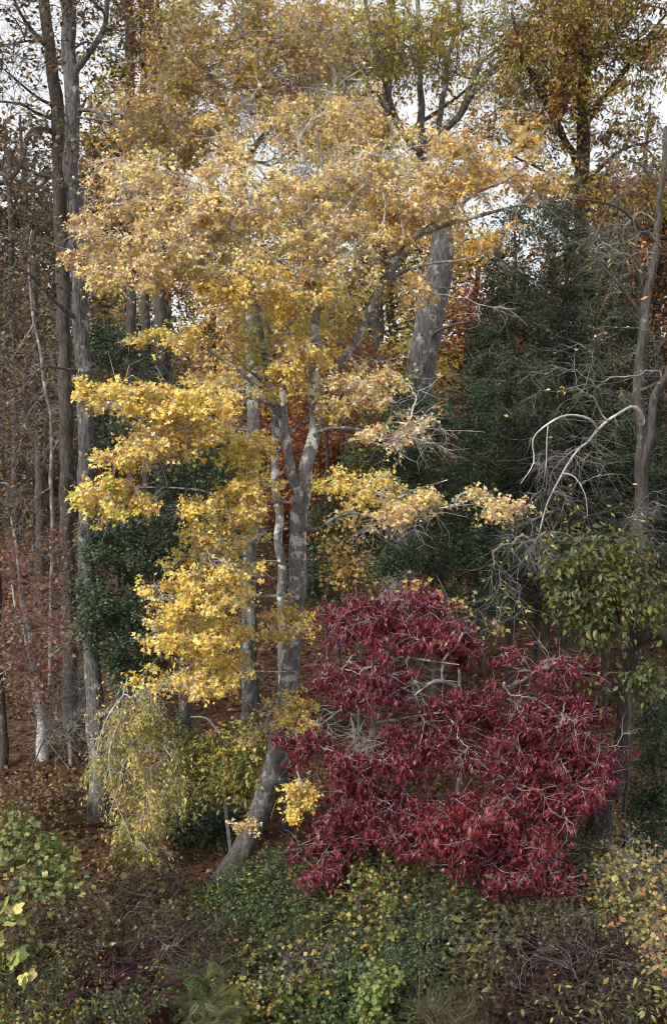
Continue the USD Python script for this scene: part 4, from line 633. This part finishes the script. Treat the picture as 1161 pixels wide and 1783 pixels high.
# ------------------------------------------------------------------ the thicket along the bottom
def shrub(name, label, cat, blobs, pal, **k):
    a = dict(tmpl=SMALL, leaf=.07, n_attr=120, n_leaf=2500, bark='brown_bark', twig='brown_twig', twigs=5, twig_len=(.12, .35), tip=.003, hang=.5, flare=.1, scatter=.05)
    a.update(k)
    return plant(name, label, cat, blobs=blobs, pals=[pal], **a)
shrub('weeping_shrub', 'weeping yellow-green shrub with white arching stems by the grey trunk foot', 'shrub', [(232, 1235, 50, 46, 0, 17.4, .5), (200, 1310, 44, 46, 0, 17.2, .5), (272, 1300, 46, 56, 0, 17.4, .5), (250, 1390, 56, 56, 0, 17.1, .5), (242, 1460, 48, 44, 0, 16.9, .4), (300, 1370, 30, 46, 0, 17.2, .4), (168, 1345, 18, 60, 0, 17.2, .3, .5), (255, 1510, 30, 20, 0, 16.8, .3, .7)], WEEP,
      trunk=[(236, None, 17.5, .035), (240, 1450, 17.5, .03), (244, 1340, 17.4, .026), (224, 1300, 17.3, .022), (212, 1265, 17.2, .02), (214, 1210, 17.2, .014), (222, 1180, 17.2, .008)], limbs=[[(226, 1306, 17.3, .014), (214, 1335, 17.1, .012), (206, 1370, 17, .009), (190, 1420, 16.9, .005)], [(214, 1210, 17.2, .012), (192, 1240, 17, .01), (172, 1290, 16.9, .008), (160, 1380, 16.8, .005)], [(212, 1250, 17.2, .012), (190, 1310, 16.9, .01), (200, 1390, 16.8, .008), (226, 1450, 16.7, .006), (236, 1500, 16.7, .004)], [(240, 1330, 17.4, .012), (270, 1290, 17.2, .01), (300, 1320, 17, .007)], [(244, 1350, 17.4, .012), (262, 1390, 17.2, .01), (250, 1440, 17, .006)]],
      tmpl=ELM, leaf=.062, n_attr=300, n_leaf=8200, clump=.8, bark='pale_twig', twig='pale_twig', seed=201, parts=200, hang=1.1, droop=.8, twig_len=(.15, .5), bare=.1, leafmat='leaf')
shrub('green_shrub', 'loose yellow-green shrub with one bare arched stem, left of the leaning trunk', 'shrub', [(372, 1305, 46, 34, 0, 17.6, .5), (360, 1360, 42, 36, 0, 17.4, .5), (420, 1330, 36, 44, 0, 17.3, .5), (430, 1272, 34, 24, 0, 17.4, .4), (330, 1320, 26, 36, 0, 17.6, .4, .7), (440, 1400, 24, 26, 0, 17.1, .3, .6)], tone([(4, C(170, 166, 70)), (3, C(140, 146, 64)), (2, C(206, 180, 70)), (1, C(222, 180, 66))], .7, .1),
      trunk=[(400, None, 17.8, .03), (392, 1400, 17.8, .024), (388, 1310, 17.7, .018), (380, 1270, 17.6, .012)], limbs=[[(388, 1310, 17.7, .018), (378, 1272, 17.5, .016), (358, 1250, 17.4, .014), (332, 1248, 17.3, .008)]], tmpl=ELM, leaf=.075, n_attr=140, n_leaf=4000, bark='pale_twig', seed=202, parts=100, hang=.7)
shrub('broadleaf_shrub', 'pale green broad-leaved shrub at the left edge above the yellow leaves', 'shrub', [(50, 1500, 66, 50, 0, 14.6, .6), (100, 1520, 34, 36, 0, 14.5, .4), (20, 1450, 40, 26, 0, 14.8, .4), (20, 1560, 40, 30, 0, 14.3, .4, .6)], tone([(4, C(150, 162, 96)), (3, C(126, 146, 80)), (2, C(188, 186, 96)), (1.0, C(206, 196, 84))], .6, .1), tmpl=TULIP, leaf=.07, n_attr=90, n_leaf=900, seed=203, parts=150, hang=.4)
shrub('tulip_sapling', 'near sapling at the left edge with a few very large pale yellow leaves', 'sapling', [(14, 1600, 26, 24, 0, 10.9, .15), (34, 1682, 12, 8, 0, 10.8, .06, 4), (8, 1648, 14, 14, 0, 10.9, .1)], tone([(4, C(222, 218, 110)), (2, C(176, 196, 100)), (1, C(232, 212, 100))], .7, .12), trunk=[(-30, None, 11, .02), (-26, 1760, 11, .017), (-14, 1660, 11, .013), (-6, 1560, 11, .006)], limbs=[[(-16, 1690, 11, .008), (10, 1700, 10.9, .006), (30, 1690, 10.8, .004)]], tmpl=TULIP, leaf=.13, n_attr=9, n_leaf=16, twigs=2, seed=204, parts=15, twig_len=(.06, .14), hang=.1, up=.5, out=.2, rand=.3, scatter=.02)
shrub('low_plant', 'yellow heart-leaved vine on the brown slope below the weeping shrub', 'vine', [(188, 1590, 18, 24, 0, 15.2, .2), (205, 1610, 12, 12, 0, 15.1, .2), (185, 1650, 16, 12, 0, 14.8, .2)], [(3, C(190, 180, 70)), (2, C(150, 160, 66)), (1, C(224, 190, 80))], tmpl=ROUND, leaf=.10, n_attr=18, n_leaf=60, seed=205, parts=40)
shrub('low_plant', 'small yellow plant on the dark slope right of the broad-leaved shrub', 'low plant', [(85, 1610, 14, 10, 0, 14, .2), (135, 1612, 10, 8, 0, 14.1, .2), (75, 1640, 10, 14, 0, 13.8, .2)], VINEG, tmpl=TULIP, leaf=.09, n_attr=14, n_leaf=40, seed=206, parts=20)
shrub('privet', 'bright small-leaved privet bush around the foot of the leaning maple', 'privet', [(445, 1545, 60, 34, 0, 16.0, .5), (400, 1580, 56, 36, 0, 15.6, .5), (500, 1530, 50, 36, 0, 15.9, .5), (450, 1610, 70, 34, 0, 15.2, .5), (350, 1560, 30, 24, 0, 15.8, .3, .5), (408, 1535, 34, 20, 0, 16.3, .25, .9), (520, 1590, 50, 30, 0, 15.4, .4)], PRIVET, tmpl=SMALL, leaf=.05, n_attr=260, n_leaf=11000, seed=207, leafmat='leaf', twig_len=(.15, .4), hang=-.1, up=.8)
shrub('privet', 'tangled green bush below the left end of the dogwood', 'shrub', [(560, 1570, 56, 36, 0, 15.0, .5), (610, 1600, 60, 40, 0, 14.6, .5), (540, 1530, 40, 24, 0, 15.4, .4), (600, 1540, 50, 26, 0, 15.0, .4)], THICKET, tmpl=ELM, leaf=.06, n_attr=220, n_leaf=6500, seed=208, parts=40)
shrub('thicket_shrub', 'yellow-flecked green bush under the middle of the dogwood', 'shrub', [(660, 1530, 60, 40, 0, 14.9, .5), (720, 1560, 60, 40, 0, 14.6, .5), (680, 1600, 70, 40, 0, 14.2, .5), (640, 1500, 50, 24, 0, 15.1, .4)], tone([(4, C(120, 124, 58)), (3, C(150, 144, 62)), (2, C(94, 106, 54)), (1.0, C(200, 174, 72)), (.5, C(222, 150, 70))], .6, .1), tmpl=ROUND, leaf=.058, n_attr=240, n_leaf=6800, seed=209, parts=60)
shrub('maple_sapling', 'tiny orange maple seedling in the gap under the crimson leaves', 'sapling', [(768, 1535, 12, 22, 0, 14.6, .15), (758, 1515, 10, 8, 0, 14.6, .1)], AMBER, tmpl=MAPLE, leaf=.075, n_attr=14, n_leaf=70, seed=210, parts=40)
shrub('thicket_shrub', 'dark green bush at the bottom left of centre with yellow round leaves', 'shrub', [(470, 1690, 70, 50, 0, 13.8, .5), (540, 1660, 70, 46, 0, 14.0, .5), (480, 1750, 70, 40, 0, 13.2, .5), (560, 1740, 60, 46, 0, 13.2, .5), (430, 1650, 40, 30, 0, 14.4, .4)], THICKET, tmpl=ROUND, leaf=.052, n_attr=300, n_leaf=10500, seed=211, parts=80)
shrub('thicket_shrub', 'deep green bush at the bottom centre behind the lime vine', 'shrub', [(620, 1660, 60, 40, 0, 13.7, .5), (680, 1680, 70, 46, 0, 13.5, .5), (620, 1740, 60, 46, 0, 13.0, .5), (700, 1750, 60, 40, 0, 13.0, .5), (750, 1660, 50, 40, 0, 13.8, .4)], PRIVET, tmpl=SMALL, leaf=.06, n_attr=260, n_leaf=8000, seed=212, leafmat='leaf')
shrub('lime_vine', 'bright lime-green vine trailing down at the bottom centre', 'vine', [(652, 1690, 14, 26, 0, 12.7, .12), (665, 1720, 16, 30, 0, 12.6, .12), (640, 1745, 14, 36, 0, 12.5, .12), (664, 1765, 10, 24, 0, 12.5, .1), (688, 1580, 9, 22, 0, 13.5, .12, .7)], tone([(4, C(176, 196, 84)), (3, C(150, 178, 76)), (1, C(200, 206, 96))], .44, .14), tmpl=ROUND, leaf=.058, n_attr=60, n_leaf=620, seed=213, parts=100, twig_len=(.06, .18), hang=.8)
shrub('olive_shrub', 'olive shrub of drooping pointed leaves right of the bottom centre', 'shrub', [(790, 1600, 60, 46, 0, 14.0, .5), (840, 1640, 56, 56, 0, 13.7, .5), (790, 1690, 60, 46, 0, 13.3, .5), (860, 1580, 40, 34, 0, 14.2, .4), (830, 1740, 50, 40, 0, 12.9, .4)], OLIVELF, tmpl=ELM, leaf=.095, n_attr=240, n_leaf=5200, seed=214, parts=200, hang=.8, out=.8)
shrub('grass_tuft', 'tuft of straw-coloured grass blades at the bottom edge right of centre', 'grass', [(765, 1770, 40, 20, 0, 12.4, .3), (800, 1775, 30, 20, 0, 12.3, .3)], tone([(3, C(150, 130, 76)), (2, C(120, 112, 62)), (1, C(176, 156, 96))], .36, .1), tmpl=GRASS, leaf=.3, n_attr=30, n_leaf=600, seed=215, hang=-.7, twigs=3)
shrub('bramble', 'dusky red-brown bramble mass at the bottom right', 'bramble', [(930, 1690, 80, 50, 0, 13.2, .6), (1020, 1700, 80, 50, 0, 13.1, .6), (890, 1640, 50, 40, 0, 13.8, .5), (980, 1640, 60, 30, 0, 13.8, .5), (960, 1755, 110, 34, 0, 12.5, .6), (1080, 1690, 50, 50, 0, 13.1, .5)], BRAMB, tmpl=SMALL, leaf=.075, n_attr=300, n_leaf=6500, twig='brown_twig', seed=216, twigs=8, twig_len=(.15, .45), bare=.2, twig_r=.0015, tip=.0022, leafmat='dry')
shrub('spotted_shrub', 'round-leaved shrub turning pale yellow at the right edge', 'shrub', [(1100, 1530, 54, 50, 0, 14.0, .5), (1060, 1590, 40, 24, 0, 13.9, .4), (1130, 1600, 40, 40, 0, 13.6, .4), (1010, 1580, 30, 20, 0, 14.0, .3, .7), (1130, 1690, 34, 50, 0, 13.0, .4), (1080, 1470, 40, 24, 0, 14.5, .4, .7), (985, 1640, 20, 24, 0, 13.7, .3, .5)], SPOTY, tmpl=ROUND, leaf=.056, n_attr=220, n_leaf=2800, seed=217, parts=150, twig='grey_twig', twig_len=(.15, .4))
shrub('fine_shrub', 'fine-leaved olive-grey shrub between dogwood and the right edge', 'shrub', [(1010, 1500, 60, 46, 0, 14.8, .5), (960, 1590, 56, 36, 0, 14.1, .5), (1000, 1455, 40, 30, 0, 15.4, .5), (1040, 1620, 70, 40, 0, 13.8, .5)], tone([(4, C(120, 120, 72)), (3, C(96, 100, 62)), (2, C(150, 144, 80))], .55, .1), tmpl=SMALL, leaf=.045, n_attr=220, n_leaf=9000, seed=218, twig='grey_twig', twigs=6)
shrub('dark_shrub', 'dark blue-green shrub at the right edge beside the leaning rough trunk', 'shrub', [(1140, 1400, 40, 60, 0, 16.4, .5), (1115, 1470, 50, 36, 0, 16.0, .5), (1140, 1300, 36, 50, 0, 16.6, .5), (1150, 1500, 30, 40, 0, 15.6, .4), (1140, 1230, 40, 40, 0, 16, .5)], HOLLY, tmpl=SMALL, leaf=.06, n_attr=200, n_leaf=6500, seed=219, leafmat='leaf')
shrub('sumac', 'purple-red feathery sumac at the bottom left', 'sumac', [(185, 1690, 66, 34, 0, 13.4, .4), (160, 1740, 50, 30, 0, 13.0, .3), (280, 1735, 40, 34, 0, 13.0, .3, .6)], SUMAC, tmpl=FROND, leaf=.22, n_attr=50, n_leaf=230, seed=220, parts=60, hang=.2, up=.8, twigs=3, leafmat='dry', curl=(.3, .15))
shrub('fern', 'pale green ferny growth at the bottom edge left of centre', 'fern', [(340, 1745, 56, 26, 0, 12.9, .4), (390, 1765, 50, 20, 0, 12.6, .4), (270, 1700, 40, 12, 0, 13.4, .3, .3)], tone([(4, C(140, 150, 74)), (3, C(108, 124, 62)), (1, C(190, 180, 80))], .5, .1), tmpl=FERN, leaf=.2, n_attr=44, n_leaf=330, seed=221, hang=-.1, up=.9, twigs=3, curl=(.35, .15))
shrub('dark_shrub', 'low dark green clump in the bottom left corner', 'shrub', [(50, 1740, 60, 36, 0, 12.9, .5), (20, 1690, 40, 30, 0, 13.2, .4), (120, 1765, 40, 20, 0, 12.6, .4), (190, 1765, 30, 20, 0, 12.6, .3)], THICKET, tmpl=SMALL, leaf=.06, n_attr=120, n_leaf=2600, seed=222)
shrub('dry_brush', 'dead brown brush on the slope at the lower left', 'dry brush', [(240, 1560, 60, 44, 0, 15.4, .6), (320, 1640, 80, 44, 0, 14.2, .6), (120, 1610, 80, 44, 0, 14.2, .6), (200, 1650, 80, 40, 0, 14.0, .6), (370, 1690, 60, 34, 0, 13.7, .5), (60, 1660, 60, 30, 0, 13.7, .5), (300, 1540, 50, 34, 0, 15.8, .5)], DRYB, tmpl=SMALL, leaf=.05, n_attr=340, n_leaf=6500, twig='brown_twig', seed=223, twigs=8, twig_len=(.15, .4), twig_r=.0015, tip=.0022, leafmat='dry', hang=.3)
shrub('olive_shrub', 'small olive-brown bush below the weeping shrub on the brown slope', 'shrub', [(250, 1575, 44, 30, 0, 15.4, .4), (230, 1620, 34, 22, 0, 14.9, .3), (215, 1500, 40, 24, 0, 16.4, .4)], tone([(3, C(130, 122, 62)), (2, C(160, 134, 66)), (1, C(190, 150, 72))], .6, .1), tmpl=ROUND, leaf=.07, n_attr=70, n_leaf=950, seed=224, parts=40)
shrub('low_plant', 'yellow-brown low growth on the slope at the left, above the broad-leaved shrub', 'low plant', [(60, 1385, 56, 24, 0, 18.6, .8), (20, 1420, 40, 20, 0, 17, .6), (120, 1400, 34, 20, 0, 18.2, .6), (60, 1240, 50, 26, 0, 24, 1, .6)], tone([(3, C(140, 112, 56)), (2, C(116, 104, 54)), (2, C(176, 132, 60))], .6, .1), tmpl=SMALL, leaf=.08, n_attr=120, n_leaf=1700, seed=225)
shrub('brush_pile', 'heap of bare dead branches on the slope right of the white sapling', 'brush pile', [(110, 1260, 44, 44, 0, 20.6, .8), (130, 1210, 36, 40, 0, 20.8, .6)], DRYB, leaf=.06, n_attr=70, n_leaf=60, twig='grey_twig', seed=226, twigs=5, twig_len=(.4, 1.0), bare=.9, twig_r=.004, tip=.005)

# stragglers that run through the neighbouring bushes
for i, (nm, lab, cat, bl, pal, tm, sz, na, nl) in enumerate([
        ('bindweed', 'pale yellow vine threading over the dark green bush at the bottom left of centre', 'vine', [(520, 1700, 50, 60, 0, 13.4, .4), (440, 1720, 30, 40, 0, 13.2, .3), (590, 1650, 40, 30, 0, 13.7, .3)], tone([(3, C(206, 196, 92)), (2, C(180, 176, 84)), (1, C(224, 190, 90))], .6, .1), ROUND, .055, 50, 420),
        ('bindweed', 'yellowing vine draped over the bushes under the middle of the dogwood', 'vine', [(640, 1580, 50, 50, 0, 13.9, .4), (700, 1530, 60, 24, 0, 14.5, .3), (600, 1520, 40, 24, 0, 14.9, .3), (660, 1630, 30, 30, 0, 13.6, .3)], tone([(3, C(190, 190, 80)), (2, C(150, 164, 76)), (2, C(220, 180, 80)), (.6, C(214, 130, 70))], .55, .1), ROUND, .058, 70, 640),
        ('straggling_shrub', 'small-leaved green straggler between olive shrub and lime vine', 'shrub', [(740, 1620, 40, 50, 0, 13.6, .4), (720, 1700, 40, 40, 0, 13.0, .4), (770, 1560, 40, 30, 0, 14.2, .4)], PRIVET, SMALL, .05, 90, 2600),
        ('straggling_shrub', 'thin olive straggler rising out of the dusky brambles', 'shrub', [(900, 1600, 40, 40, 0, 13.6, .4), (960, 1600, 40, 30, 0, 13.5, .4), (1060, 1740, 50, 30, 0, 12.4, .4), (850, 1700, 30, 40, 0, 12.9, .3)], OLIVELF, SMALL, .06, 80, 1500),
        ('straggling_shrub', 'sparse yellow-green straggler at the bottom right corner', 'shrub', [(1010, 1755, 40, 24, 0, 12.2, .3), (1090, 1730, 40, 40, 0, 12.4, .3), (950, 1740, 24, 30, 0, 12.3, .3)], tone(VINEG, 1.6), ELM, .075, 40, 260),
        ('straggling_shrub', 'thin leafy straggler through the dead brown brush at the lower left', 'shrub', [(120, 1590, 60, 30, 0, 14.1, .4), (300, 1620, 60, 40, 0, 14.2, .4), (380, 1640, 40, 40, 0, 14.2, .4), (160, 1640, 40, 30, 0, 13.7, .4), (60, 1620, 40, 30, 0, 13.8, .4)], OLIVELF, ROUND, .055, 90, 1100),
        ('straggling_shrub', 'dark low growth between sumac and fern at the bottom edge', 'shrub', [(230, 1745, 50, 26, 0, 12.7, .3), (320, 1710, 60, 20, 0, 13.1, .4), (130, 1700, 40, 24, 0, 13.1, .3)], THICKET, SMALL, .05, 80, 1700)]):
    shrub(nm, lab, cat, bl, pal, tmpl=tm, leaf=sz, n_attr=na, n_leaf=nl, seed=260 + i, parts=40 if sz > .06 else 0, twig_len=(.12, .45), droop=.4)

for i, (lab, bl) in enumerate([('dead weed stalks sticking up through the brown brush at the lower left', [(180, 1600, 110, 50, 0, 14.4, .8), (300, 1660, 90, 40, 0, 13.8, .6)]), ('dead weed stalks rising from the brambles at the bottom right', [(960, 1670, 120, 60, 0, 13.0, .7)]), ('dead weed stalks among the bushes at the bottom centre', [(600, 1690, 120, 60, 0, 13.2, .6), (760, 1640, 60, 60, 0, 13.6, .5)])]):
    shrub('dead_weed', lab, 'dead weeds', bl, DRYB, leaf=.05, n_attr=60, n_leaf=200, twig='grey_twig', seed=290 + i, twigs=4, twig_len=(.2, .6), bare=.7, hang=.4, tip=.002, twig_r=.0015, group='dead weeds in the undergrowth')
